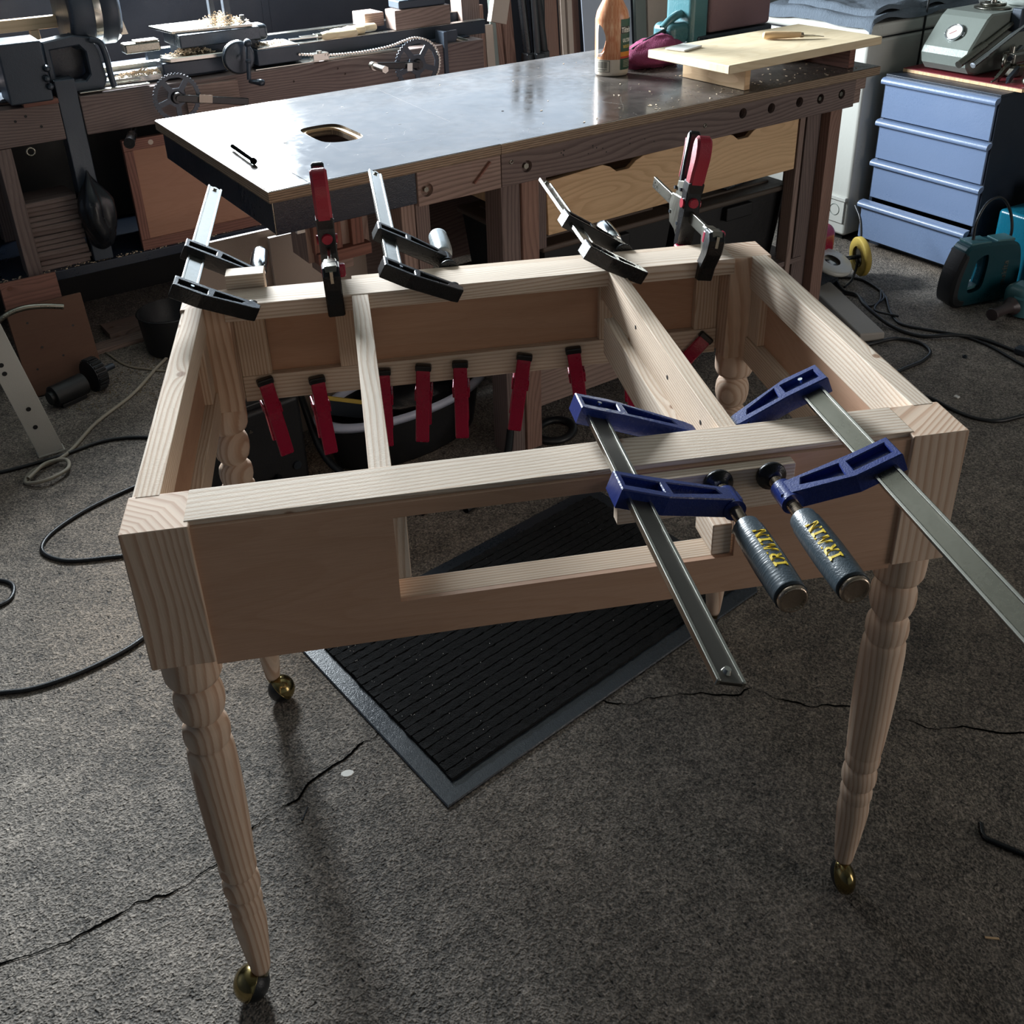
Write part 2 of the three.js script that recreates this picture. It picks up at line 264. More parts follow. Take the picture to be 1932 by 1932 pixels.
// ---------------------------------------------------------------- the table frame
const HT = 0.8273, HL = 0.47, HW = 0.3172, PP = 0.0693, IX = HL - PP, IZ = HW - PP, LEGB = 0.644;
{
  const t = world('table_frame', 'unfinished pine table frame with turned legs and a drawer opening, standing on brass casters', 'table', 0, 0, 0);
  const prof = [[0, 0.05], [0.0128, 0.05], [0.0138, 0.056], [0.0172, 0.09], [0.0205, 0.13], [0.0222, 0.155], [0.0224, 0.166], [0.0212, 0.18], [0.0202, 0.187], [0.0212, 0.1885], [0.0226, 0.195], [0.0226, 0.203], [0.0205, 0.209], [0.0172, 0.2125], [0.0206, 0.216], [0.0238, 0.224], [0.0245, 0.233], [0.0238, 0.243], [0.0210, 0.25], [0.0176, 0.2535], [0.0214, 0.257], [0.0240, 0.263], [0.0245, 0.270], [0.0238, 0.277], [0.0226, 0.2815], [0.0236, 0.283], [0.0250, 0.30], [0.0272, 0.35], [0.0285, 0.40], [0.0288, 0.44], [0.0286, 0.47], [0.0276, 0.486], [0.0246, 0.4915], [0.0226, 0.4935], [0.0258, 0.4975], [0.0276, 0.505], [0.0278, 0.514], [0.0266, 0.523], [0.0226, 0.529], [0.0168, 0.5325], [0.0206, 0.536], [0.0262, 0.545], [0.0288, 0.556], [0.0294, 0.566], [0.0284, 0.576], [0.0256, 0.584], [0.0206, 0.589], [0.0178, 0.5915], [0.0222, 0.594], [0.0296, 0.598], [0.0325, 0.605], [0.0332, 0.614], [0.0334, 0.632], [0.0334, LEGB + 0.002]];
  const dense = []; for (let i = 0; i < prof.length - 1; i++) { const [r0, y0] = prof[i], [r1, y1] = prof[i + 1], n = Math.max(1, Math.ceil((y1 - y0) / 0.012)); for (let k = 0; k < n; k++) dense.push([r0 + (r1 - r0) * k / n, y0 + (y1 - y0) * k / n]); } dense.push(prof[prof.length - 1]);
  const legGeo = (sx, sz) => {
    const list = [box(PP, HT - LEGB, PP, 0, (HT + LEGB) / 2, 0, 0.0018), lathe(dense, 40)].map((g) => { const h = g.index ? g.toNonIndexed() : g; h.deleteAttribute('uv'); return h; });
    const g = mergeGeometries(list), p = g.attributes.position, n = g.attributes.normal, uv = new Float32Array(p.count * 2), px = 0.055 * sx + 0.012 * sz, pz = 0.05 * sz;
    for (let i = 0; i < p.count; i++) {   // growth rings round a pith outside the leg: the turning cuts them into loops
      const x = p.getX(i), y = p.getY(i), z = p.getZ(i), top = Math.abs(n.getY(i)) > 0.9 && y > HT - 0.01;
      uv[i * 2] = top ? x * 0.3 : y + sx * 0.31 + sz * 0.17; uv[i * 2 + 1] = Math.hypot(x - px + (y - 0.4) * 0.045, z - pz - (y - 0.4) * 0.03) * 0.9 + 0.05;
    }
    g.setAttribute('uv', new THREE.BufferAttribute(uv, 2)); return g.translate(sx * (HL - PP / 2), 0, sz * (HW - PP / 2));
  };
  for (const [sx, sz] of [[-1, 1], [1, 1], [-1, -1], [1, -1]]) { const m = new THREE.Mesh(legGeo(sx, sz), M.leg); m.name = 'leg'; m.castShadow = m.receiveShadow = true; t.add(m); }
  // front: thin plywood apron with the drawer opening, rails behind it
  const ap = extr(shape([[-IX, 0.637], [IX, 0.637], [IX, 0.822], [-IX, 0.822]], [[[-0.193, 0.689], [-0.193, 0.8035], [0.197, 0.8035], [0.197, 0.689]]]), 0.006).translate(0, 0, HW - 0.0105);
  mesh('front_apron', ap, M.ply, t);
  mesh('front_top_rail', bx(-IX - 0.006, IX + 0.006, 0.799, HT + 0.0006, IZ, 0.3066, 0.0012), M.pine, t);
  mesh('front_bottom_rail', bx(-0.26, 0.26, 0.64, 0.6888, 0.272, 0.3065, 0.0012), M.pine2, t);
  mesh('opening_stile', bx(-0.2, -0.1785, 0.716, 0.799, 0.286, 0.3065), M.pine, t, 'y');
  mesh('drawer_runner', bx(0.172, 0.196, 0.6888, 0.731, 0.25, 0.306), M.pine, t, 'z');
  // back: frame and panel, with a rail on top and a strip glued behind it
  mesh('back_top_rail', bx(-IX - 0.006, IX + 0.006, 0.801, HT + 0.0006, -0.3105, -0.2455, 0.0012), M.pine, t);
  mesh('back_edge_strip', bx(-0.211, 0.405, 0.801, HT - 0.0003, -0.3265, -0.3112, 0.0012), M.pine2, t);
  mesh('back_frame_rail', bx(-IX, IX, 0.785, 0.801, -0.3125, -0.2905), M.pine2, t);
  mesh('back_bottom_rail', bx(-IX, IX, 0.637, 0.683, -0.3125, -0.2905), M.pine, t);
  for (const [x0, x1] of [[-IX, -0.353], [-0.243, -0.2], [0.192, 0.226], [0.36, IX]]) mesh('back_stile', bx(x0, x1, 0.683, 0.785, -0.3125, -0.291), M.pine2, t, 'y');
  for (const [x0, x1] of [[-0.356, -0.24], [-0.203, 0.195], [0.223, 0.363]]) mesh('back_panel', bx(x0, x1, 0.68, 0.788, -0.3115, -0.3045, 0.0005), M.ply, t);
  // sides
  for (const s of [-1, 1]) {
    const X = (a, b) => s < 0 ? [-b, -a] : [a, b];
    const [r0, r1] = X(0.4365, 0.4625);
    mesh('side_top_rail', bx(r0, r1, s > 0 ? 0.772 : 0.785, HT + 0.0004, -IZ - 0.004, IZ + 0.004, 0.0012), s > 0 ? M.pine : M.pine2, t, 'z');
    const [b0, b1] = X(0.4365, 0.4605); mesh('side_bottom_rail', bx(b0, b1, 0.637, 0.683, -IZ, IZ), M.pine2, t, 'z');
    const [p0, p1] = X(0.452, 0.458); mesh('side_panel', bx(p0, p1, 0.68, 0.79, -IZ, IZ, 0.0005), M.ply, t, 'z');
    const [q0, q1] = X(0.463, 0.4675); mesh('side_edge_strip', bx(q0, q1, 0.66, HT - 0.003, -IZ, IZ), M.pine, t, 'z');
    const [e0, e1] = X(0.4395, 0.457);
    for (const [z0, z1] of [[-IZ, -0.207], [0.207, IZ]]) mesh('side_stile', bx(e0, e1, 0.683, 0.787, z0, z1), M.pine2, t, 'y');
  }
  // two dividers
  mesh('divider', bx(-0.2135, -0.188, 0.706, HT - 0.0004, -0.2905, IZ + 0.001, 0.001), M.pine, t, 'z');
  mesh('divider', bx(0.1935, 0.2155, 0.762, HT - 0.0004, -0.2905, IZ + 0.001, 0.001), M.pine2, t, 'z');
  mesh('divider_runner', bx(0.178, 0.2155, 0.7, 0.762, -0.21, IZ + 0.001, 0.001), M.pine, t, 'z');
  for (const [z, y] of [[0.19, 0.80], [0.06, 0.795], [-0.09, 0.80]]) mesh('screw_hole', cyl(0.0032, 0.0032, 0.0004, 0.1933, y, z, 'x', 10), M.blackmatt, t);
  // ball casters: tilted brass hood over a black roller
  const caster = (x, z, dx, dz, tilt, yaw, slim = 1) => {
    const c = new THREE.Group(); c.name = 'caster'; c.position.set(x + dx, 0.0262, z + dz); t.add(c);
    const rot = new THREE.Euler(tilt * Math.cos(yaw), 0, -tilt * Math.sin(yaw));
    const q = new THREE.Quaternion().setFromEuler(rot); c.scale.x = slim;
    const hood = new THREE.SphereGeometry(0.0262, 28, 12, 0, Math.PI * 2, 0, Math.PI / 2).applyQuaternion(q), rim = new THREE.TorusGeometry(0.0258, 0.0009, 6, 32).rotateX(Math.PI / 2).applyQuaternion(q);
    mesh('caster_hood', [hood, rim, cyl(0.009, 0.0128, 0.016, -dx, 0.0165, -dz)], M.brass, c);
    const roll = new THREE.SphereGeometry(0.0246, 24, 10, 0, Math.PI * 2, Math.PI / 2, Math.PI / 2).applyQuaternion(q), lid = new THREE.CircleGeometry(0.0246, 24).rotateX(-Math.PI / 2).applyQuaternion(q);
    mesh('caster_roller', [roll, lid], M.rubber, c);
  };
  const cx = HL - PP / 2, cz = HW - PP / 2;
  caster(-cx, cz, -0.015, 0.004, 1.1, -1.75); caster(cx, cz, -0.004, 0.012, 1.0, 0.3, 0.66); caster(-cx, -cz, 0.012, 0.010, 0.95, 1.95); caster(cx, -cz, -0.012, -0.006, 1.2, -2.2);
}
// ---------------------------------------------------------------- clamps on the table
const pineBlock = (name, label, x0, x1, y0, y1, z0, z1, mat) => { const m = lone(name, label, 'wood block', box(x1 - x0, y1 - y0, z1 - z0, 0, 0, 0, 0.001), mat, V((x0 + x1) / 2, (y0 + y1) / 2, (z0 + z1) / 2)); return m; };
pineBlock('wooden_batten', 'short pine batten clamped against the front apron over the drawer opening', 0.05, 0.2535, 0.768, 0.8205, 0.3132, 0.3292, M.pine2);
pineBlock('scrap_block', 'small pine scrap block under the chrome clamp handle behind the back rail', -0.405, -0.346, 0.80, 0.85, -0.3455, -0.3125, M.pine);

const jawShape = (w0, w1, tip, fromZ, toZ) => [[-0.021, fromZ], [0.022, fromZ], [tip, toZ], [tip, toZ + w1], [0.03, fromZ + w0], [-0.021, fromZ + w0]];
function barClamp(name, label, o) {
  const c = new THREE.Group(); c.name = numbered(name); scene.add(c); info(c, label, 'clamp', o.group);
  c.position.set(o.x, o.y, o.z); c.quaternion.setFromEuler(new THREE.Euler(0, 0, o.roll)); if (o.back) c.quaternion.multiply(new THREE.Quaternion().setFromAxisAngle(V(1, 0, 0), Math.PI));
  const tip = o.tip ?? 0.118, bt = 0.0035;
  const barPart = mesh('bar', [box(0.021, bt, o.len, 0, 0, o.len / 2 - 0.012, 0.0006)], o.webMat ?? o.barMat, c, 'z');
  mesh('bar_edges', [box(0.0042, 0.0066, o.len, -0.0115, 0, o.len / 2 - 0.012, 0.0012), box(0.0042, 0.0066, o.len, 0.0115, 0, o.len / 2 - 0.012, 0.0012), cyl(0.0045, 0.003, 0.0035, 0, 0.0035, o.len - 0.024), cyl(0.0045, 0.003, 0.0035, 0, -0.0035, o.len - 0.024)], o.barMat, barPart, 'z');
  const jaw = (z, dz, th) => {   // an I-section casting: rims round two pockets, a thin web between
    const P = [[-0.023, z - 0.016], [0.02, z - 0.017], [tip - 0.004, z + dz - 0.011], [tip + 0.006, z + dz - 0.006], [tip + 0.007, z + dz + 0.008], [tip - 0.004, z + dz + 0.012], [0.03, z + 0.019], [-0.023, z + 0.019]];
    const pocket = [[0.036, z - 0.0085 + dz * 0.1], [tip - 0.022, z + dz * 0.85 - 0.005], [tip - 0.018, z + dz * 0.85 + 0.003], [0.038, z + 0.0105 + dz * 0.1]], pocket2 = [[-0.016, z - 0.008], [0.027, z - 0.0075], [0.027, z + 0.009], [-0.016, z + 0.009]];
    const s = extr(shape(P, [pocket, pocket2]), th, 0.0012).translate(0, 0, -th / 2).rotateX(Math.PI / 2), web = extr(shape(P.map(([x, y]) => [x * 0.97 + 0.0008, z + (y - z) * 0.94])), 0.0075).translate(0, 0, -0.00375).rotateX(Math.PI / 2);
    const flip = (g) => g.scale(1, -1, 1);   // rotateX(90) sends shape y to -z... keep z as given
    return [s, web].map((g) => { const p = g.attributes.position; return g; });
  };
  // shapes lie in x-(-z) after rotateX(+90): shape y -> z
  mesh('fixed_jaw', jaw(0, o.fixDz ?? 0.014, 0.023), o.jawMat, c);
  mesh('rivet', [cyl(0.0028, 0.0028, 0.0255, 0.004, 0, 0, 'y', 12)], M.chrome, c);
  mesh('fixed_pad', [cyl(0.0095, 0.011, 0.008, tip - 0.003, 0, (o.fixDz ?? 0.014) + 0.0155, 'z'), box(0.024, 0.021, 0.016, tip - 0.006, 0, (o.fixDz ?? 0.014) + 0.003, 0.003)], o.padMat ?? M.black, c);
  mesh('sliding_jaw', [...jaw(o.slide, o.slideDz ?? -0.01, 0.024), cyl(0.0125, 0.0125, 0.03, tip - 0.001, 0, o.slide + (o.slideDz ?? -0.01), 'z')], o.jawMat, c);
  const th = []; for (let z = o.pad + 0.008; z < o.handle0; z += 0.0026) th.push([0.0056, z], [0.0072, z + 0.0013]); th.push([0.0056, o.handle0 + 0.002]);
  mesh('spindle', lathe(th, 16).rotateX(Math.PI / 2).translate(tip, 0, 0), o.spindleMat ?? M.copper, c);
  mesh('swivel_pad', lathe([[0, o.pad], [0.0165, o.pad], [0.0172, o.pad + 0.003], [0.0165, o.pad + 0.006], [0.0105, o.pad + 0.0085], [0.009, o.pad + 0.013], [0, o.pad + 0.013]], 24).rotateX(Math.PI / 2).translate(tip, 0, 0), M.black, c);
  const h0 = o.handle0, h1 = o.handle1, L = h1 - h0, hr = o.hr;
  const handle = mesh('handle', lathe([[0, h0], [hr * 0.74, h0], [hr * 0.86, h0 + 0.002], [hr * 0.86, h0 + 0.008], [hr * 0.95, h0 + 0.012], [hr, h0 + L * 0.3], [hr * 1.03, h0 + L * 0.55], [hr * 1.0, h1 - 0.014], [hr * 0.97, h1 - 0.006], [hr * 0.98, h1 - 0.002], [0, h1 - 0.002]], 28).rotateX(Math.PI / 2).translate(tip, 0, 0), o.handleMat, c);
  mesh('end_cap', lathe([[hr * 0.5, h1 - 0.004], [hr * 0.93, h1 - 0.003], [hr * 0.9, h1 + 0.002], [hr * 0.72, h1 + 0.0035], [hr * 0.66, h1 + 0.001], [0, h1 + 0.0015]], 24).rotateX(Math.PI / 2).translate(tip, 0, 0), o.capMat ?? M.copper, handle);
  if (o.word) {
    const g = text(o.word, hr * 0.82, 0.0012), p = g.attributes.position, R1 = hr * 1.02, phi = o.wordTurn ?? 0.35;
    for (let i = 0; i < p.count; i++) { const u = p.getX(i), a = p.getY(i) / R1, rad = R1 + p.getZ(i) * 0.6 - 0.0001, ang = (o.wordUp ?? 1) * (-a) + phi; p.setXYZ(i, tip + Math.sin(ang) * rad, Math.cos(ang) * rad, h0 + L * 0.5 - u * (o.wordUp ?? 1)); }
    g.computeVertexNormals(); mesh('lettering', g, M.yellow, handle);
  }
  return c;
}
const blueGroup = {};
barClamp('bar_clamp', 'blue bar clamp over the middle of the front rail, its steel bar ending in view', { x: 0.051, y: 0.848, z: 0.214, roll: -0.335, len: 0.45, slide: 0.168, slideDz: -0.012, pad: 0.1155, handle0: 0.198, handle1: 0.312, hr: 0.0168, webMat: std(0x5c5853, 0.5, 0.9, { roughnessMap: smudge }), barMat: M.steel, jawMat: M.blue, handleMat: M.grip, word: 'IRWIN', wordTurn: -0.3 });
barClamp('bar_clamp', 'blue bar clamp near the right front post, its long bar running off beyond the table', { x: 0.315, y: 0.849, z: 0.213, roll: Math.PI + 0.40, len: 0.62, slide: 0.172, slideDz: -0.012, pad: 0.1165, handle0: 0.2, handle1: 0.314, hr: 0.0168, tip: 0.099, webMat: std(0x77756a, 0.45, 0.9, { roughnessMap: smudge }), barMat: M.steel, jawMat: M.blue, handleMat: M.grip, word: 'IRWIN', wordTurn: Math.PI + 0.05, wordUp: 1 });
barClamp('bar_clamp', 'black bar clamp at the left back corner, its chrome handle on a pine block', { x: -0.449, y: 0.868, z: -0.218, roll: -0.50, len: 0.52, back: true, slide: 0.158, slideDz: -0.008, pad: 0.128, handle0: 0.172, handle1: 0.262, hr: 0.0148, tip: 0.100, barMat: M.steel, jawMat: M.black, handleMat: M.chrome, spindleMat: M.chrome, capMat: M.steel });
barClamp('bar_clamp', 'black bar clamp with a grey plastic handle, in the middle of the back rail', { x: -0.145, y: 0.87, z: -0.216, roll: -0.50, len: 0.54, back: true, slide: 0.16, slideDz: -0.008, pad: 0.112, handle0: 0.182, handle1: 0.275, hr: 0.0168, tip: 0.105, barMat: M.steel, jawMat: M.black, handleMat: std(0x8e979a, 0.35, 0, worn), spindleMat: M.steel });
barClamp('bar_clamp', 'black bar clamp with a chrome handle above the end of the right divider', { x: 0.166, y: 0.868, z: -0.216, roll: -0.56, len: 0.40, back: true, slide: 0.148, slideDz: -0.008, pad: 0.112, handle0: 0.168, handle1: 0.245, hr: 0.0158, tip: 0.09, barMat: M.steel, jawMat: M.black, handleMat: M.chrome, spindleMat: M.steel, capMat: M.chrome });

function triggerClamp(label, x, z0, len, bodyZ, roll, yaw = 0) {   // bar along -z over the rail, jaws hanging down either side
  const c = new THREE.Group(); c.name = numbered('trigger_clamp'); scene.add(c); info(c, label, 'clamp'); c.position.set(x, 0.87, z0); c.rotation.set(0, yaw, roll, 'YXZ');
  const yz = (pts, w, bevel = 0.002) => extr(shape(pts), w, bevel).translate(0, 0, -w / 2).rotateY(-Math.PI / 2);   // shape x -> z, y -> y
  mesh('bar', cut(box(0.0055, 0.02, len, 0, 0, -len / 2 + 0.02, 0.0008), cyl(0.0022, 0.0022, 0.02, 0, 0.002, -len + 0.032, 'x', 12), cyl(0.0022, 0.0022, 0.02, 0, -0.002, -len + 0.045, 'x', 12)), M.dullsteel, c, 'z');
  mesh('jaw_plate', [yz([[-0.03, 0.012], [0.012, 0.016], [0.018, 0.004], [0.012, -0.02], [0.0, -0.045], [-0.016, -0.03], [-0.026, -0.012]], 0.02)], M.dullsteel, c);
  mesh('fixed_jaw', [yz([[-0.012, 0.014], [0.012, 0.014], [0.02, 0.002], [0.017, -0.022], [0.004, -0.05], [0.0, -0.072], [-0.018, -0.074], [-0.02, -0.05], [-0.006, -0.02]], 0.0262)], M.black, c);
  mesh('jaw_pad', box(0.036, 0.022, 0.012, 0.004, 0.0, -0.008, 0.004), M.red, c);
  const zb = bodyZ - z0;
  mesh('body_plate', [yz([[zb - 0.04, 0.02], [zb + 0.018, 0.026], [zb + 0.022, -0.012], [zb + 0.006, -0.036], [zb - 0.03, -0.03], [zb - 0.046, 0.0]], 0.025, 0.0015), yz([[zb - 0.03, 0.018], [zb + 0.006, 0.022], [zb - 0.0, 0.052], [zb - 0.028, 0.046]], 0.021, 0.0015)], M.dullsteel, c);
  for (const [dz, dy] of [[-0.03, 0.032], [-0.004, 0.036], [-0.034, -0.012], [0.008, -0.02]]) mesh('rivet', cyl(0.0032, 0.0032, 0.028, 0, dy, zb + dz, 'x', 12), M.darksteel, c);
  mesh('moving_jaw', [yz([[zb + 0.006, 0.05], [zb + 0.03, 0.046], [zb + 0.034, 0.0], [zb + 0.03, -0.05], [zb + 0.012, -0.058], [zb + 0.008, -0.02]], 0.027)], M.black, c);
  mesh('moving_pad', box(0.034, 0.014, 0.018, 0, -0.058, zb + 0.03, 0.004), M.red, c);
  mesh('release_button', cyl(0.0088, 0.0075, 0.005, 0, 0.024, zb + 0.035, 'z'), M.gripred, c);
  for (const s of [-1, 1]) mesh('button_cap', cyl(0.008, 0.007, 0.004, s * 0.0145, 0.02, zb + 0.02, 'x'), M.gripred, c);
  mesh('handle', yz(smooth([[zb + 0.008, 0.045], [zb + 0.03, 0.045], [zb + 0.036, 0.075], [zb + 0.04, 0.105], [zb + 0.034, 0.13], [zb + 0.02, 0.135], [zb + 0.012, 0.12], [zb + 0.012, 0.085]]), 0.0262, 0.004), M.gripred, c, 'y');
  mesh('handle_core', yz([[zb + 0.004, 0.04], [zb + 0.032, 0.04], [zb + 0.034, 0.058], [zb + 0.006, 0.058]], 0.0275), M.black, c);
  mesh('trigger', [yz(smooth([[zb - 0.03, 0.04], [zb - 0.014, 0.042], [zb - 0.016, 0.08], [zb - 0.014, 0.125], [zb - 0.024, 0.132], [zb - 0.03, 0.115], [zb - 0.026, 0.08]]), 0.02, 0.003)], M.black, c, 'y');
  mesh('trigger_liner', [yz([[zb - 0.034, 0.05], [zb - 0.0295, 0.05], [zb - 0.0275, 0.085], [zb - 0.031, 0.118], [zb - 0.0355, 0.118], [zb - 0.0325, 0.085]], 0.018, 0.001)], M.gripred, c, 'y');
  mesh('return_spring', [bar(V(0.006, -0.03, zb - 0.03), V(0.004, -0.062, zb + 0.016), 0.0016), bar(V(-0.006, -0.03, zb - 0.026), V(-0.004, -0.062, zb + 0.02), 0.0016)], M.steel, c);
  return c;
}
triggerClamp('red and black trigger clamp seen end-on over the back rail near the left divider', -0.240, -0.236, 0.33, -0.352, 0.02, 0.02);
triggerClamp('red and black trigger clamp by the right back post with two handles raised', 0.362, -0.236, 0.33, -0.376, -0.14, 0.0);

// red spring clips along the back bottom rail
function springClip() {
  const c = new THREE.Group(); c.name = 'spring_clip';
  const lever = (s) => extr(shape(smooth([[0.004, 0], [0.012, -0.002], [0.0155, -0.03], [0.0135, -0.055], [0.0155, -0.075], [0.021, -0.132], [0.0155, -0.135], [0.008, -0.08], [0.004, -0.05], [0.005, -0.02]], 36)), 0.023, 0.0015).translate(0, 0, -0.0115).rotateY(-Math.PI / 2 * s);
  mesh('front_lever', lever(1).translate(0, 0, 0.0), M.red, c, 'y');
  mesh('back_lever', lever(-1).translate(0, 0, -0.022), M.red, c, 'y');
  mesh('front_pad', box(0.027, 0.012, 0.013, 0, -0.004, 0.007, 0.003), M.black, c);
  mesh('back_pad', box(0.027, 0.012, 0.013, 0, -0.004, -0.0300, 0.003), M.black, c);
  mesh('pivot_pin', [cyl(0.006, 0.006, 0.03, 0, -0.06, -0.011, 'x', 14), box(0.004, 0.02, 0.034, -0.0125, -0.058, -0.010, 0.0015), box(0.004, 0.02, 0.034, 0.0125, -0.058, -0.010, 0.0015)], M.red, c);
  mesh('spring', new THREE.TorusGeometry(0.0062, 0.0015, 6, 20).translate(0, -0.062, -0.011), M.steel, c);
  return c;
}
{
  const proto = springClip();
  const spots = [[-0.368, 0.679, 0.12, 0.45, 'leftmost red spring clip, hanging beside the left back leg'], [-0.285, 0.672, 0.05, 0.28, 'red spring clip under the left back panel, beside the leftmost clip'], [-0.176, 0.674, -0.03, -0.12, 'red spring clip half hidden behind the left divider'], [-0.108, 0.674, -0.07, -0.3, 'red spring clip first to the right of the left divider, over the tub rim'], [-0.047, 0.673, -0.02, -0.25, 'red spring clip second to the right of the left divider, over the tub'], [0.063, 0.674, -0.15, -0.35, 'red spring clip in front of the bench leg, twisted outwards'], [0.146, 0.677, 0.13, -0.3, 'red spring clip left of the right divider, over the bare floor'], [0.250, 0.672, 0.05, -0.3, 'red spring clip mostly hidden behind the right divider'], [0.384, 0.672, -0.75, -0.5, 'strongly tilted red spring clip beside the right back leg']];
  spots.forEach(([x, y, roll, yaw, label], i) => { const c = i ? proto.clone() : proto; c.name = numbered('spring_clip'); c.position.set(x, y, -0.2895); c.rotation.set(0, yaw * 0.6, roll, 'ZYX'); scene.add(c); info(c, label, 'spring clip', 'red spring clips on the back rail'); });
}

// ---------------------------------------------------------------- floor mat
{
  const d = new THREE.Vector2(0.869, -0.495), turn = Math.atan2(0.495, 0.869), Lm = 0.835, Wm = 0.525;
  const t = world('door_mat', 'black ribbed door mat with a grey rubber border, lying askew under the table', 'mat', -0.144 + d.x * Lm / 2 - 0.495 * Wm / 2, 0, 0.035 + d.y * Lm / 2 - 0.869 * Wm / 2, turn);
  const bw = 0.036;
  const bord = extr(shape([[-Lm / 2, -Wm / 2], [Lm / 2 - 0.012, -Wm / 2], [Lm / 2, -Wm / 2 + 0.012], [Lm / 2, Wm / 2 - 0.012], [Lm / 2 - 0.012, Wm / 2], [-Lm / 2, Wm / 2]]), 0.005, 0.002).rotateX(-Math.PI / 2);
  mesh('rubber_border', bord, std(0x2b323a, 0.42, 0, worn), t);
  const n = 22, w = (Wm - 2 * bw) / n;
  for (let i = 0; i < n; i++) {   // ribs of pile, ragged at both ends
    const z = -Wm / 2 + bw + (i + 0.5) * w, l = Lm - 2 * bw - 0.003 + rr(-0.003, 0.003);
    const g = new THREE.BoxGeometry(l, 0.007, w * 0.88, 140, 1, 4).translate(0, 0.0082, z), p = g.attributes.position;
    for (let k = 0; k < p.count; k++) { const e = (fbm(p.getX(k) * 160, i * 7.3 + p.getZ(k) * 160, 4, 2) - 0.5); p.setY(k, p.getY(k) + e * 0.0045); p.setZ(k, p.getZ(k) + (vn(p.getX(k) * 110, i * 3.1, 6) - 0.5) * 0.0022); }
    g.computeVertexNormals(); mesh('pile_rib', g, M.pad, t);
  }
  mesh('pile_base', bx(-Lm / 2 + bw, Lm / 2 - bw, 0.0045, 0.0062, -Wm / 2 + bw, Wm / 2 - bw, 0.0005), M.pad, t);
  const crumbs = []; for (let i = 0; i < 130; i++) { const s = rr(0.0006, 0.0016); crumbs.push(new THREE.TetrahedronGeometry(s).rotateY(rr(0, 6)).translate(-Lm / 2 + 0.05 + Math.abs(rr(-1, 1) * rr(0, 1)) * (Lm - 0.1), 0.0132, rr(-0.21, 0.21))); }
  const c = mesh('sawdust_crumbs', crumbs, M.paper, t); c.userData.kind = 'stuff';
}

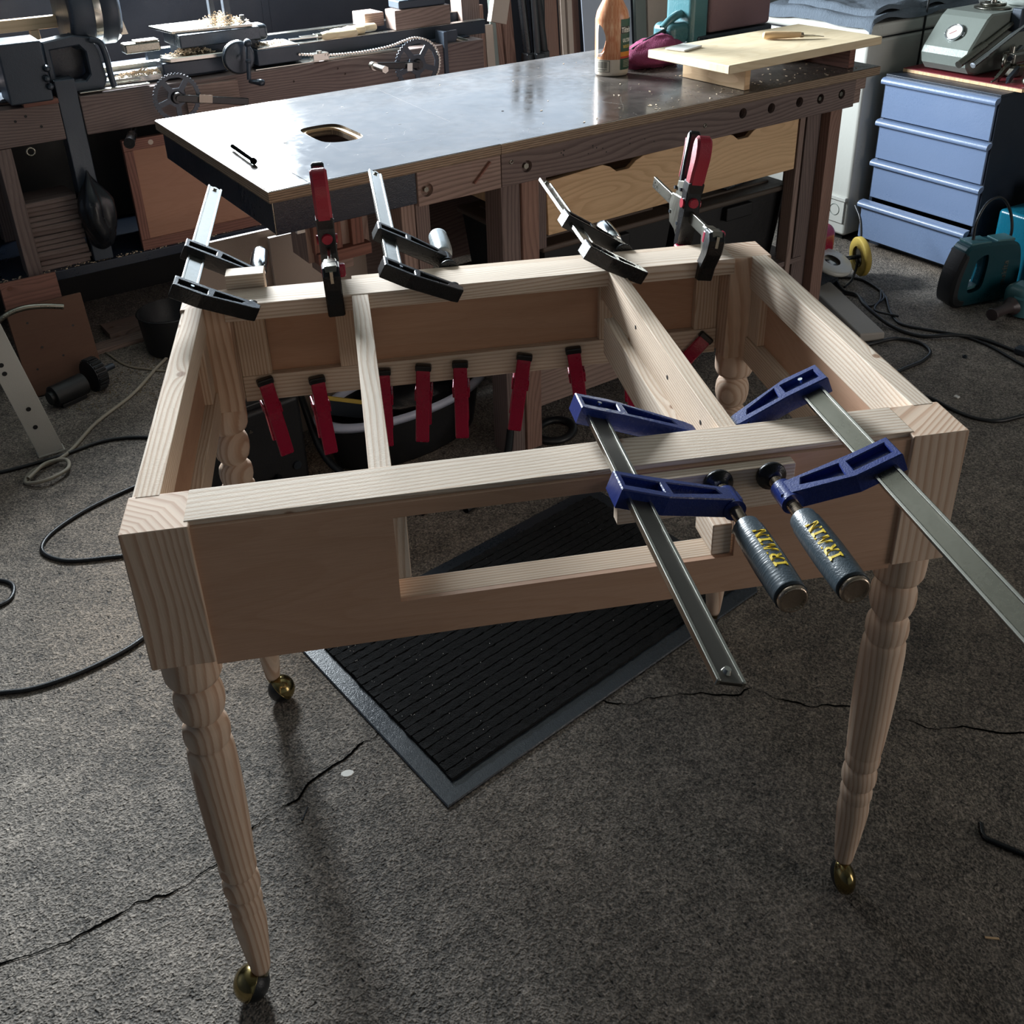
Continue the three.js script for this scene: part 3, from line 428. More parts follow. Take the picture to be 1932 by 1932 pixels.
// ---------------------------------------------------------------- workbench
const HB = 0.85, BD = 0.73;
{
  const t = room('workbench', 'long wooden workbench with a dark worn film-faced plywood top, behind the table', 'workbench', 0, 0, 0);
  const topUV = (m) => { const p = m.geometry.attributes.position, n = m.geometry.attributes.normal, uv = m.geometry.attributes.uv; for (let i = 0; i < p.count; i++) uv.setXY(i, p.getX(i), 0.76 + p.getZ(i)); };
  const hole = smooth([[0.245, 0.33], [0.25, 0.27], [0.285, 0.248], [0.322, 0.262], [0.327, 0.33], [0.322, 0.395], [0.285, 0.408], [0.25, 0.395]], 40);
  const recess = hole.map(([x, y]) => [0.286 + (x - 0.286) * 1.25, 0.328 + (y - 0.328) * 1.1]);
  const slab = (x0, x1, holes, y0, y1) => extr(shape([[x0, 0.0], [x1, 0.0], [x1, BD], [x0, BD]], holes), y1 - y0).rotateX(-Math.PI / 2).translate(0, y0, 0);
  const left = mesh('worktop_panel', [slab(0.0862, 0.5365, [recess], HB - 0.0015, HB + 0.0005), slab(0.0862, 0.5365, [recess], HB - 0.006, HB - 0.0015)], M.film, t); topUV(left);
  const end = mesh('worktop_panel', slab(0.0, 0.0845, [], HB - 0.006, HB + 0.0005), M.film, t); topUV(end);
  const right = mesh('worktop_panel', slab(0.5375, 1.822, [], HB - 0.006, HB), M.film, t); topUV(right);
  const rc = mesh('cutout_ledge', slab(0.2, 0.38, [hole], HB - 0.0115, HB - 0.0062), M.birch, t);
  mesh('plywood_edge', [slab(0.002, 0.535, [hole], HB - 0.0225, HB - 0.0118).translate(0, 0, 0)], M.plyedge, t);
  const edge = (x0, x1) => { const m = mesh('front_edge', bx(x0, x1, HB - 0.0235, HB - 0.0006, -0.004, 0.0035, 0.0006), M.plyedge, t); const p = m.geometry.attributes.position, uv = m.geometry.attributes.uv; for (let i = 0; i < p.count; i++) uv.setXY(i, p.getX(i), (HB - p.getY(i))); };
  edge(0, 0.5365); edge(0.5375, 1.822);
  const se = mesh('side_edge', bx(-0.0035, 0.004, HB - 0.0235, HB - 0.0006, -BD, 0.003, 0.0006), M.plyedge, t, 'z'); { const p = se.geometry.attributes.position, uv = se.geometry.attributes.uv; for (let i = 0; i < p.count; i++) uv.setXY(i, p.getZ(i), HB - p.getY(i)); }
  mesh('plywood_core', [bx(0.536, 1.82, HB - 0.0235, HB - 0.0062, -BD, -0.002), bx(0.004, 0.2, HB - 0.0235, HB - 0.0118, -BD, -0.003), bx(0.38, 0.536, HB - 0.0235, HB - 0.0118, -BD, -0.003)], M.brown, t);
  // dark box under the left end
  for (const g of [bx(0.006, 0.324, 0.757, HB - 0.0236, -0.02, -0.004), bx(0.006, 0.022, 0.757, HB - 0.0236, -BD + 0.02, -0.0205), bx(0.022, 0.324, 0.757, 0.769, -BD + 0.02, -0.0205)]) mesh('box_panel', g, M.navy, t);
  mesh('corner_bead', bx(0.003, 0.0062, 0.757, 0.826, -0.007, -0.003), M.dullsteel, t);
  // front rails
  const hx = [[1.288, 0.8], [1.393, 0.797], [1.501, 0.797], [1.585, 0.793], [1.672, 0.793]];
  const r2 = cut(bx(0.5385, 1.728, 0.75, HB - 0.0237, -0.034, 0.0, 0.002), ...hx.map(([x, y], i) => cyl(0.0135, 0.0135, 0.05, x, y, -0.002, 'z', 24)), cyl(0.014, 0.014, 0.02, 0.607, 0.787, 0, 'z', 20));
  mesh('front_rail', cut(bx(0.325, 0.5372, 0.75, HB - 0.0237, -0.034, 0, 0.002), cyl(0.015, 0.015, 0.02, 0.347, 0.784, 0, 'z', 20)), M.brown, t);
  mesh('front_rail', r2, M.darkbrown, t);
  mesh('end_block', [bx(1.7285, 1.772, 0.795, HB - 0.0237, -0.034, -0.001), bx(1.7285, 1.758, 0.757, 0.794, -0.034, -0.004)], M.brown, t);
  for (const [x, y, r] of [[0.347, 0.784, 0.006], [0.607, 0.787, 0.007], [1.585, 0.793, 0.006], [1.672, 0.793, 0.007]]) mesh('bolt', cyl(r, r, 0.008, x, y, -0.006, 'z', 6), M.dullsteel, t);
  for (const [x, y] of [[0.565, 0.805], [1.155, 0.79]]) mesh('screw', new THREE.TorusGeometry(0.004, 0.0016, 6, 16).translate(x, y, 0.0005), M.dullsteel, t);
  mesh('patch_strip', plank(V(0.463, 0.776, 0.002), V(0.507, 0.817, 0.002), 0.011, 0.004, V(0, 0, 1)), M.redwood, t);
  for (let i = 0; i < 16; i++) mesh('nail_hole', cyl(rr(0.0012, 0.0026), 0.0012, 0.0008, rr(0.68, 1.16), rr(0.775, 0.815), 0.0002, 'z', 7), M.blackmatt, t);
  for (const [a, b] of [[0.19, 0.5], [0.14, 0.25], [0.42, 0.55], [0.45, 0.3], [0.48, 0.42], [0.36, 0.2], [0.07, 0.12], [0.10, 0.62], [0.30, 0.6], [0.71, 0.25]]) mesh('screw_hole', cyl(0.0035, 0.0035, 0.0006, a, HB + 0.0004, -b, 'y', 10), M.blackmatt, t);
  // legs: doubled timbers with stretchers
  const leg = (x0, x1, z0, z1, m, y0 = 0) => mesh(y0 ? 'hanging_post' : 'leg', bx(x0, x1, y0, 0.75, z0, z1, 0.002), m, t, 'y');
  leg(0.307, 0.341, -0.13, -0.05, M.brown, 0.42); leg(0.343, 0.378, -0.12, -0.05, M.darkbrown, 0.42);
  leg(0.567, 0.62, -0.12, -0.05, M.darkbrown); leg(0.623, 0.671, -0.10, -0.045, M.rack);
  leg(1.625, 1.684, -0.14, -0.07, M.darkbrown); leg(1.686, 1.735, -0.10, -0.04, M.rack); leg(1.585, 1.606, -0.1, -0.06, M.brown);
  for (const x of [0.32, 0.6, 1.7]) leg(x, x + 0.07, -BD + 0.05, -BD + 0.12, M.darkbrown);
  mesh('stretcher', bx(0.672, 1.624, 0.10, 0.22, -0.11, -0.075), M.brown, t);
  mesh('stretcher', bx(0.66, 1.66, 0.13, 0.23, -BD + 0.06, -BD + 0.09), M.brown, t);
  mesh('shelf', bx(0.66, 1.66, 0.281, 0.297, -BD + 0.08, -0.065), M.darkbrown, t);
  mesh('back_board', bx(0.3, 1.72, 0.3, HB - 0.0238, -BD + 0.02, -BD + 0.035), M.darkbrown, t);
  mesh('drawer_rail', bx(0.672, 0.705, 0.55, 0.745, -0.10, -0.062), M.darkbrown, t, 'y');
  // one long plywood drawer with two scooped grips
  const scoop = (x, y, w, d) => [[x - w, y], [x - w * 0.62, y - d * 0.35], [x - w * 0.3, y - d * 0.95], [x + w * 0.3, y - d * 0.95], [x + w * 0.62, y - d * 0.35], [x + w, y]];
  const dr = new THREE.Group(); dr.name = 'drawer'; t.add(dr);
  mesh('drawer_front', extr(shape([[0.71, 0.581], [1.577, 0.585], [1.577, 0.733], ...scoop(1.36, 0.733, 0.062, 0.024).reverse(), ...scoop(0.94, 0.727, 0.066, 0.026).reverse(), [0.704, 0.717]]), 0.015, 0.001).translate(0, 0, -0.075), M.birch, dr);
  mesh('drawer_box', [bx(0.715, 0.727, 0.59, 0.70, -0.6, -0.075), bx(1.56, 1.572, 0.59, 0.70, -0.6, -0.075), bx(0.727, 1.56, 0.59, 0.6, -0.6, -0.075)], M.birch, dr);
}
// storage boxes on the bench shelf
const bin = (label, a0, a1, b, y, h, d, lidTone) => {
  const t = room('storage_box', label, 'storage box', (a0 + a1) / 2, b, y), w = a1 - a0;
  const g = new THREE.BoxGeometry(w * 0.94, h, d * 0.94, 1, 1, 1).translate(0, h / 2, -d / 2), p = g.attributes.position; for (let i = 0; i < p.count; i++) if (p.getY(i) < 0.01) { p.setX(i, p.getX(i) * 0.9); p.setZ(i, -d / 2 + (p.getZ(i) + d / 2) * 0.9); }
  mesh('tub', [g, bx(-w * 0.12, w * 0.12, h - 0.05, h - 0.01, -0.02, 0.004, 0.004)], M.blackmatt, t);
  mesh('lid', [new RoundedBoxGeometry(w, 0.016, d, 3, 0.006).translate(0, h + 0.004, -d / 2), new RoundedBoxGeometry(w * 0.8, 0.008, d * 0.75, 2, 0.003).translate(0, h + 0.014, -d / 2)], lidTone, t);
};
bin('black plastic storage box with a dusty brown lid under the left of the bench drawer', 0.72, 1.175, 0.1, 0.297, 0.225, 0.42, std(0x55483f, 0.8, 0, worn));
bin('black plastic storage box with a dark sheet on its lid, under the bench drawer', 1.195, 1.625, 0.1, 0.297, 0.215, 0.42, std(0x4a4139, 0.8, 0, worn));
lone('slate_sheet', 'dark grey sheet lying on the lid of the right storage box', 'sheet', box(0.16, 0.004, 0.2, 0, 0, 0, 0.001), M.darksteel, place(1.47, 0.27, 0.532), TH + 0.2);
lone('screw', 'dark steel screw lying near the bright left end of the bench top', 'screw', [cyl(0.0048, 0.0042, 0.145, 0, 0, 0, 'z', 10), cyl(0.0075, 0.007, 0.006, 0, -0.0002, 0.073, 'z', 12)], M.gap, place(0.05, 0.268, HB + 0.0083), TH - 0.05, undefined, 'z');

// glue bottle
{
  const t = room('glue_bottle', 'half-empty clear wood glue bottle with a side grip hole, standing on the bench', 'bottle', 1.185, 0.41, HB + 0.0005, -0.69);
  const W = 0.0465;
  const prof = [[0.0, 0.0], [0.041, 0.0], [0.0455, 0.004], [W, 0.012], [W, 0.15], [0.042, 0.17], [0.026, 0.2], [0.016, 0.222], [0.0145, 0.228], [0.0145, 0.24], [0, 0.24]];
  const sq = (g) => { const p = g.attributes.position; for (let i = 0; i < p.count; i++) p.setZ(i, p.getZ(i) * 0.8); g.computeVertexNormals(); return g; };
  const holeCut = extr(shape(smooth([[-0.038, 0.052], [-0.024, 0.056], [-0.0155, 0.085], [-0.0165, 0.112], [-0.026, 0.134], [-0.037, 0.132]])), 0.12).translate(0, 0, -0.06);
  const plastic = new THREE.MeshPhysicalMaterial({ color: 0xe8ddcf, roughness: 0.28, transmission: 0.35, thickness: 0, side: THREE.DoubleSide });
  mesh('bottle_body', cut(sq(lathe(prof, 40)), holeCut), std(0xd6c8b8, 0.3), t, 'y');
  const up = sq(lathe([[W + 0.0004, 0.046], [W + 0.0004, 0.15], [0.0425, 0.1705], [0.0265, 0.2005], [0.018, 0.219]], 40));
  mesh('glue_film', cut(up, holeCut.clone().scale(1.15, 1.0, 1)), std(0xffffff, 0.3, 0, { map: T.glue }), t, 'y');
  mesh('cap', [cyl(0.017, 0.016, 0.022, 0, 0.248, 0, 'y', 24), cyl(0.009, 0.004, 0.02, 0, 0.268, 0, 'y', 16)], std(0xb8702c, 0.45), t);
  const lab = (w, h, draw) => { const c = document.createElement('canvas'); c.width = w; c.height = h; draw(c.getContext('2d')); const x = new THREE.CanvasTexture(c); x.colorSpace = THREE.SRGBColorSpace; return new THREE.MeshStandardMaterial({ map: x, roughness: 0.5, side: THREE.DoubleSide }); };
  const wrap = (name, mat, a0, a1, y0, y1) => { const g = new THREE.CylinderGeometry(W + 0.0011, W + 0.0011, y1 - y0, 24, 1, true, a0, a1 - a0); g.translate(0, (y0 + y1) / 2, 0); const uv = g.attributes.uv.clone(); sq(g); const m = new THREE.Mesh(g, mat); m.name = name; m.castShadow = m.receiveShadow = true; t.add(m); };
  // front label: dark green, white lettering, an orange band
  wrap('front_label', lab(512, 640, (x) => { x.fillStyle = '#1d4a3a'; x.fillRect(0, 0, 512, 640); x.fillStyle = '#111'; x.fillRect(0, 90, 512, 90); x.fillStyle = '#f2eee6'; x.font = 'bold 92px sans-serif'; x.fillText('Titebond', 14, 168); x.font = 'bold 66px sans-serif'; x.fillText('ULTIMATE', 40, 290); x.font = 'bold 56px sans-serif'; x.fillStyle = '#d8b24a'; x.fillText('WOOD GLUE', 50, 365); x.fillStyle = '#e08a1e'; x.fillRect(0, 410, 512, 60); x.fillStyle = '#c8321e'; x.fillRect(0, 470, 512, 26); x.fillStyle = '#b8b0a0'; for (let i = 0; i < 5; i++) x.fillRect(60, 520 + i * 20, 390, 6); }), 0.52, 2.3, 0.018, 0.152);
  wrap('barcode_label', lab(256, 200, (x) => { x.fillStyle = '#c9bfae'; x.fillRect(0, 0, 256, 200); x.strokeStyle = '#111'; x.lineWidth = 8; x.strokeRect(6, 6, 244, 188); x.fillStyle = '#111'; let q = 34; for (let i = 0; i < 34; i++) { const w = 2 + Math.floor(hash(i, 1, 77) * 4); x.fillRect(q, 24, w, 110); q += w + 2 + Math.floor(hash(i, 2, 77) * 3); if (q > 214) break; } x.fillRect(34, 150, 180, 10); x.fillRect(34, 168, 150, 6); }), -1.05, -0.1, 0.012, 0.044);
}
// raised plywood platform and what lies on it
{
  const t = room('plywood_platform', 'low plywood platform box with a pale top at the right end of the bench', 'platform', 1.2, 0.0, HB, 0.02);
  mesh('platform_top', bx(-0.01, 0.585, 0.066, 0.088, -0.26, 0.035, 0.003), M.paleply, t);
  mesh('side_board', bx(0.112, 0.132, 0.0005, 0.066, -0.25, -0.022), M.birch, t, 'z');
  mesh('side_board', bx(0.525, 0.55, 0.0005, 0.066, -0.25, -0.02), M.redwood, t, 'z');
}
lone('white_card', 'small white card on the left corner of the plywood platform', 'card', box(0.085, 0.005, 0.06), M.paper, place(1.262, 0.205, HB + 0.0912), TH + 0.25);
{
  const t = room('marking_knife', 'small knife with a tapered wooden handle on the plywood platform', 'knife', 1.51, 0.16, HB + 0.0885, -0.62);
  mesh('handle', new THREE.LatheGeometry([[0, 0], [0.006, 0.001], [0.0098, 0.006], [0.0105, 0.03], [0.009, 0.075], [0.0072, 0.104], [0, 0.104]].map(([r, y]) => new THREE.Vector2(Math.max(r, 1e-4), y)), 20).rotateZ(-Math.PI / 2).translate(0, 0.0105, 0), M.birch, t);
  mesh('ferrule', cyl(0.0074, 0.0068, 0.008, 0.107, 0.0095, 0, 'x', 18), M.copper, t);
  mesh('blade', extr(shape([[0.11, 0.003], [0.11, 0.0145], [0.135, 0.0125], [0.168, 0.0035], [0.135, 0.0015]]), 0.0016).translate(0, 0, -0.0008).rotateX(0.9).translate(0, 0.002, -0.003), M.steel, t);
}
{
  const t = room('magenta_cloth', 'crumpled magenta cloth behind the glue bottle', 'cloth', 1.32, 0.44, HB);
  const g = new THREE.SphereGeometry(0.1, 40, 24), p = g.attributes.position;
  for (let i = 0; i < p.count; i++) { const x = p.getX(i), y = p.getY(i), z = p.getZ(i), k = 0.75 + 0.55 * fbm(x * 26 + 5, z * 26 + y * 18, 12, 3); const yy = Math.max(0.001, Math.min(1, 2.2 - Math.hypot(x, z) * 14) * 0 + (y * 0.42 * k + 0.03) * (0.75 + 0.5 * sm(-0.1, 0.12, x))); p.setXYZ(i, x * 1.15 * k + 0.03, yy, z * 0.62 * k); }
  g.computeVertexNormals(); mesh('folds', g, M.magenta, t);
}
{
  const t = room('belt_sander', 'teal belt sander lying on its side with a broad brown sanding belt', 'sander', 1.55, 0.42, HB, 0.05);
  mesh('frame', bx(-0.03, 0.30, 0.001, 0.062, -0.14, 0.0, 0.006), M.darksteel, t);
  mesh('sanding_belt', new RoundedBoxGeometry(0.27, 0.105, 0.13, 4, 0.012).translate(0.155, 0.118, -0.067), M.belt, t);
  mesh('platen', bx(0.015, 0.29, 0.17, 0.178, -0.12, -0.012), M.paper, t);
  mesh('housing', [new RoundedBoxGeometry(0.075, 0.15, 0.11, 4, 0.016).translate(-0.02, 0.11, -0.06), new RoundedBoxGeometry(0.1, 0.06, 0.085, 4, 0.02).translate(-0.075, 0.075, -0.06)], M.palteal, t);
  mesh('handle', tube([V(-0.02, 0.12, -0.05), V(-0.06, 0.125, -0.05), V(-0.1, 0.112, -0.05), V(-0.125, 0.09, -0.055)], 0.012, 24, 12), M.palteal, t);
  mesh('cord_sleeve', [bar(V(-0.115, 0.085, -0.05), V(-0.215, 0.065, -0.035), 0.0075)], M.rubber, t);
  mesh('cord', tube([V(-0.21, 0.066, -0.036), V(-0.245, 0.06, -0.03), V(-0.27, 0.05, -0.03), V(-0.262, 0.034, -0.035), V(-0.22, 0.012, -0.06), V(-0.16, 0.006, -0.12)], 0.0042, 50), M.rubber, t);
}
const chipsOnBench = []; for (let i = 0; i < 120; i++) { const s = rr(0.0012, 0.004), a = 0.7 + rr(0, 1) ** 0.6 * 1.08, b = rnd() < 0.5 ? rr(0.005, 0.09) : rr(0.02, 0.68); chipsOnBench.push(new THREE.BoxGeometry(s * 2, 0.0008, s * rr(0.3, 1)).rotateY(rr(0, 3)).translate(a, HB + 0.001, -b)); }
{ const m = lone('sawdust', 'pale sawdust and shavings scattered over the right part of the bench top', 'sawdust', chipsOnBench, M.shaving, place(0, 0, 0), TH); m.userData.kind = 'stuff'; }

// ---------------------------------------------------------------- under the bench
lone('cardboard_sheet', 'large beige board standing upright under the left end of the bench', 'board', bx(-0.17, 0.17, 0.0, 0.585, -0.006, 0.006), M.mdf, place(0.135, 0.53, 0), TH, undefined, 'y');
lone('cardboard_sheet', 'narrower beige board standing in front of the large one, partly behind the trigger clamp', 'board', bx(-0.13, 0.13, 0.0, 0.573, -0.006, 0.006), M.mdf, place(0.29, 0.50, 0), TH, undefined, 'y');
{
  const t = room('router_carriage', 'slotted wooden block hanging under the dark box of the bench', 'fixture', 0.19, 0.12, 0.6);
  mesh('block', bx(-0.075, 0.075, 0.03, 0.156, -0.1, -0.012), M.brown, t, 'y');
  for (const x of [-0.05, -0.012, 0.04]) mesh('slat', bx(x - 0.014, x + 0.014, 0.052, 0.154, -0.014, 0.004), M.redwood, t, 'y');
  mesh('bottom_rail', bx(-0.062, 0.066, 0.03, 0.056, -0.02, 0.014), M.redwood, t);
  mesh('foot', bx(-0.05, 0.03, 0.0, 0.03, -0.06, -0.01), M.brown, t);
  for (const y of [0.14, 0.112]) mesh('bracket_tab', bx(-0.094, -0.075, y - 0.009, y + 0.009, -0.022, -0.01), M.paper, t);
}
{
  const t = room('tool_case', 'black plastic tool case with three small triangles on its lid, behind the left back leg', 'tool case', -0.05, 0.27, 0, 0.1);
  mesh('case_body', new RoundedBoxGeometry(0.3, 0.25, 0.16, 3, 0.015).translate(0, 0.126, -0.06), M.blackmatt, t);
  mesh('case_lid', new RoundedBoxGeometry(0.29, 0.02, 0.15, 2, 0.006).translate(0, 0.258, -0.06), M.rubber, t);
  for (let i = 0; i < 3; i++) mesh('triangle_mark', extr(shape([[-0.006, -0.005], [0.006, -0.005], [0, 0.006]]), 0.001).translate(-0.035 + i * 0.022, 0.2, 0.0205), M.dullsteel, t);
  mesh('case_handle', tube([V(-0.06, 0.05, 0.025), V(-0.05, 0.045, 0.045), V(0.05, 0.045, 0.045), V(0.06, 0.05, 0.025)], 0.009, 24), M.rubber, t);
  mesh('latch', cyl(0.011, 0.011, 0.008, 0.115, 0.06, 0.022, 'z', 16), M.darksteel, t);
}
{
  const t = room('tool_tub', 'black oval tub with a pale rim, filled with tools, under the bench', 'tub', 0.40, 0.2, 0.0, 0.08);
  const rx = 0.245, rz = 0.12, H = 0.15, oval = (g) => { const p = g.attributes.position; for (let i = 0; i < p.count; i++) p.setZ(i, p.getZ(i) * rz / rx); g.computeVertexNormals(); return g.translate(0, 0, -0.09); };
  mesh('tub_wall', oval(lathe([[0, 0.002], [rx * 0.84, 0.002], [rx * 0.87, 0.008], [rx * 0.98, H], [rx * 0.95, H], [rx * 0.84, 0.012], [0, 0.012]], 48)), M.blackmatt, t, 'y');
  mesh('rim', oval(lathe([[rx * 0.93, H - 0.012], [rx * 1.05, H - 0.014], [rx * 1.06, H - 0.002], [rx * 1.0, H + 0.008], [rx * 0.93, H + 0.002], [rx * 0.93, H - 0.012]], 48)), std(0xaeb4c4, 0.5, 0, worn), t, 'y');
}
{
  const t = room('hand_saw', 'hand saw with a yellow back strip sticking out of the tub', 'saw', 0.245, 0.27, 0.13, 0.5);
  mesh('blade', plank(V(-0.06, 0.05, -0.08), V(0.07, -0.01, 0.05), 0.05, 0.0016, V(0, 1, 0)), M.darksteel, t);
  mesh('back_strip', plank(V(-0.06, 0.075, -0.076), V(0.07, 0.012, 0.054), 0.010, 0.007, V(0, 1, 0)), M.yellowfoam, t);
  mesh('handle', plank(V(0.04, 0.0, 0.02), V(0.09, -0.025, 0.07), 0.05, 0.018, V(0, 1, 0), 0.006), M.black, t);
}
lone('folded_bag', 'crumpled black bag stuffed into the back of the tub', 'bag', (() => { const g = new THREE.SphereGeometry(0.09, 30, 20), p = g.attributes.position; for (let i = 0; i < p.count; i++) { const k = 0.75 + 0.6 * fbm(p.getX(i) * 24 + 3, p.getY(i) * 24 + p.getZ(i) * 15, 14, 3); p.setXYZ(i, p.getX(i) * 1.2 * k, p.getY(i) * 0.55 * k, p.getZ(i) * 0.75 * k); } g.computeVertexNormals(); return g; })(), M.black, place(0.43, 0.30, 0.125), TH);
const hose = (name, label, cat, pts, r, mat, seg = 80) => lone(name, label, cat, tube(pts.map(([x, y, z]) => V(x, y, z)), r, seg, 9), mat, V(0, 0, 0));
hose('black_hose', 'thick black hose arching down beside the tub', 'hose', [[0.10, 0.22, -1.33], [0.16, 0.2, -1.22], [0.165, 0.12, -1.09], [0.13, 0.04, -0.95], [0.07, 0.0105, -0.85], [0.0, 0.0105, -0.79]], 0.0105, M.rubber);
hose('black_cable', 'black cable curving over the floor in front of the tub', 'cable', [[-0.15, 0.005, -1.0], [-0.05, 0.005, -1.02], [0.046, 0.005, -0.99], [0.12, 0.005, -0.93]], 0.0048, M.rubber);
hose('black_hose', 'black hose running between the tool case and the tub', 'hose', [[-0.43, 0.29, -1.36], [-0.375, 0.18, -1.15], [-0.32, 0.06, -1.01], [-0.22, 0.012, -0.92], [-0.1, 0.011, -0.80]], 0.0095, M.rubber);
hose('grey_cable', 'thin grey cord behind the tub', 'cord', [[-0.42, 0.2, -1.32], [-0.36, 0.12, -1.26], [-0.31, 0.05, -1.2]], 0.004, M.dullsteel);
{ const m = lone('rubber_ring', 'flat black oval ring lying by the foot of the bench leg', 'ring', (() => { const g = new THREE.TorusGeometry(0.05, 0.012, 10, 40).rotateX(Math.PI / 2).scale(1.15, 0.8, 0.95); return g; })(), M.rubber, place(0.735, 0.075, 0.0098), TH + 0.5); }

// ---------------------------------------------------------------- lathe on its timber stand behind the bench
{
  const t = room('lathe_stand', 'heavy dark timber stand with an open lower shelf carrying the lathe', 'stand', 0, 1.35, 0);
  mesh('front_beam', cut(bx(-0.045, 1.36, 0.695, 0.808, -0.08, 0.0, 0.003), ...[0.28, 0.62, 0.78, 0.805].map((x, i) => cyl(0.004, 0.004, 0.01, x, 0.78 - (i % 2) * 0.02, 0, 'z', 8))), M.darkbrown, t);
  mesh('head_beam', bx(-0.75, -0.105, 0.693, 0.8, -0.08, 0.0, 0.003), M.darkbrown, t);
  mesh('beam_patch', bx(0.26, 0.43, 0.7, 0.795, 0.0005, 0.012), M.brown, t);
  mesh('iron_leg', bx(-0.104, -0.046, 0.305, 0.86, -0.07, -0.004, 0.003), M.castiron, t, 'y');
  for (const [x, z] of [[-0.30, -0.04], [1.25, -0.04], [-0.30, -0.42], [1.25, -0.42], [-0.72, -0.04]]) mesh('leg', bx(x, x + 0.042, 0, 0.692, z - 0.045, z + 0.038, 0.003), M.darkbrown, t, 'y');
  mesh('back_beam', bx(-0.75, 1.36, 0.695, 0.808, -0.46, -0.40), M.darkbrown, t);
  mesh('shelf_board', bx(-0.72, 1.3, 0.272, 0.302, -0.42, 0.0, 0.002), M.navy, t);
  mesh('back_board', bx(-0.74, 1.34, 0.0, 0.694, -0.485, -0.465), M.blackmatt, t);
  mesh('top_board', bx(-0.74, 1.34, 0.809, 0.814, -0.46, -0.06), M.castiron, t);
  const d = []; for (let i = 0; i < 260; i++) { const q = rr(0.001, 0.004); d.push(new THREE.BoxGeometry(q * 1.6, 0.0015, q).rotateY(rr(0, 3)).translate(rr(-0.7, 0.55), 0.3035, -rr(0.0, 0.03))); }
  const k = mesh('sawdust', d, M.shaving, t); k.userData.kind = 'stuff';
  mesh('drain_ring', new THREE.TorusGeometry(0.011, 0.003, 6, 18).translate(-0.21, 0.675, 0.004), M.dullsteel, t);
  for (const [x, y] of [[-0.2, 0.775], [-0.23, 0.765], [-0.165, 0.74]]) mesh('nail_hole', cyl(0.004, 0.004, 0.001, x, y, 0.0005, 'z', 8), M.blackmatt, t);
}
function shavings(n, x0, x1, y, z0, z1, h) {   // curled wood shavings heaped up
  const out = []; for (let i = 0; i < n; i++) { const u = (rnd() + rnd()) / 2, w = (rnd() + rnd()) / 2, peak = Math.max(0, 1 - Math.hypot((u - 0.5) * 2, (w - 0.5) * 2)); out.push(new THREE.TorusGeometry(rr(0.002, 0.005), rr(0.0006, 0.0014), 4, 8, rr(2, 5)).rotateX(rr(0, 6)).rotateY(rr(0, 6)).translate(x0 + (x1 - x0) * u, y + 0.002 + rnd() * peak * h, z0 + (z1 - z0) * w)); } return out;
}
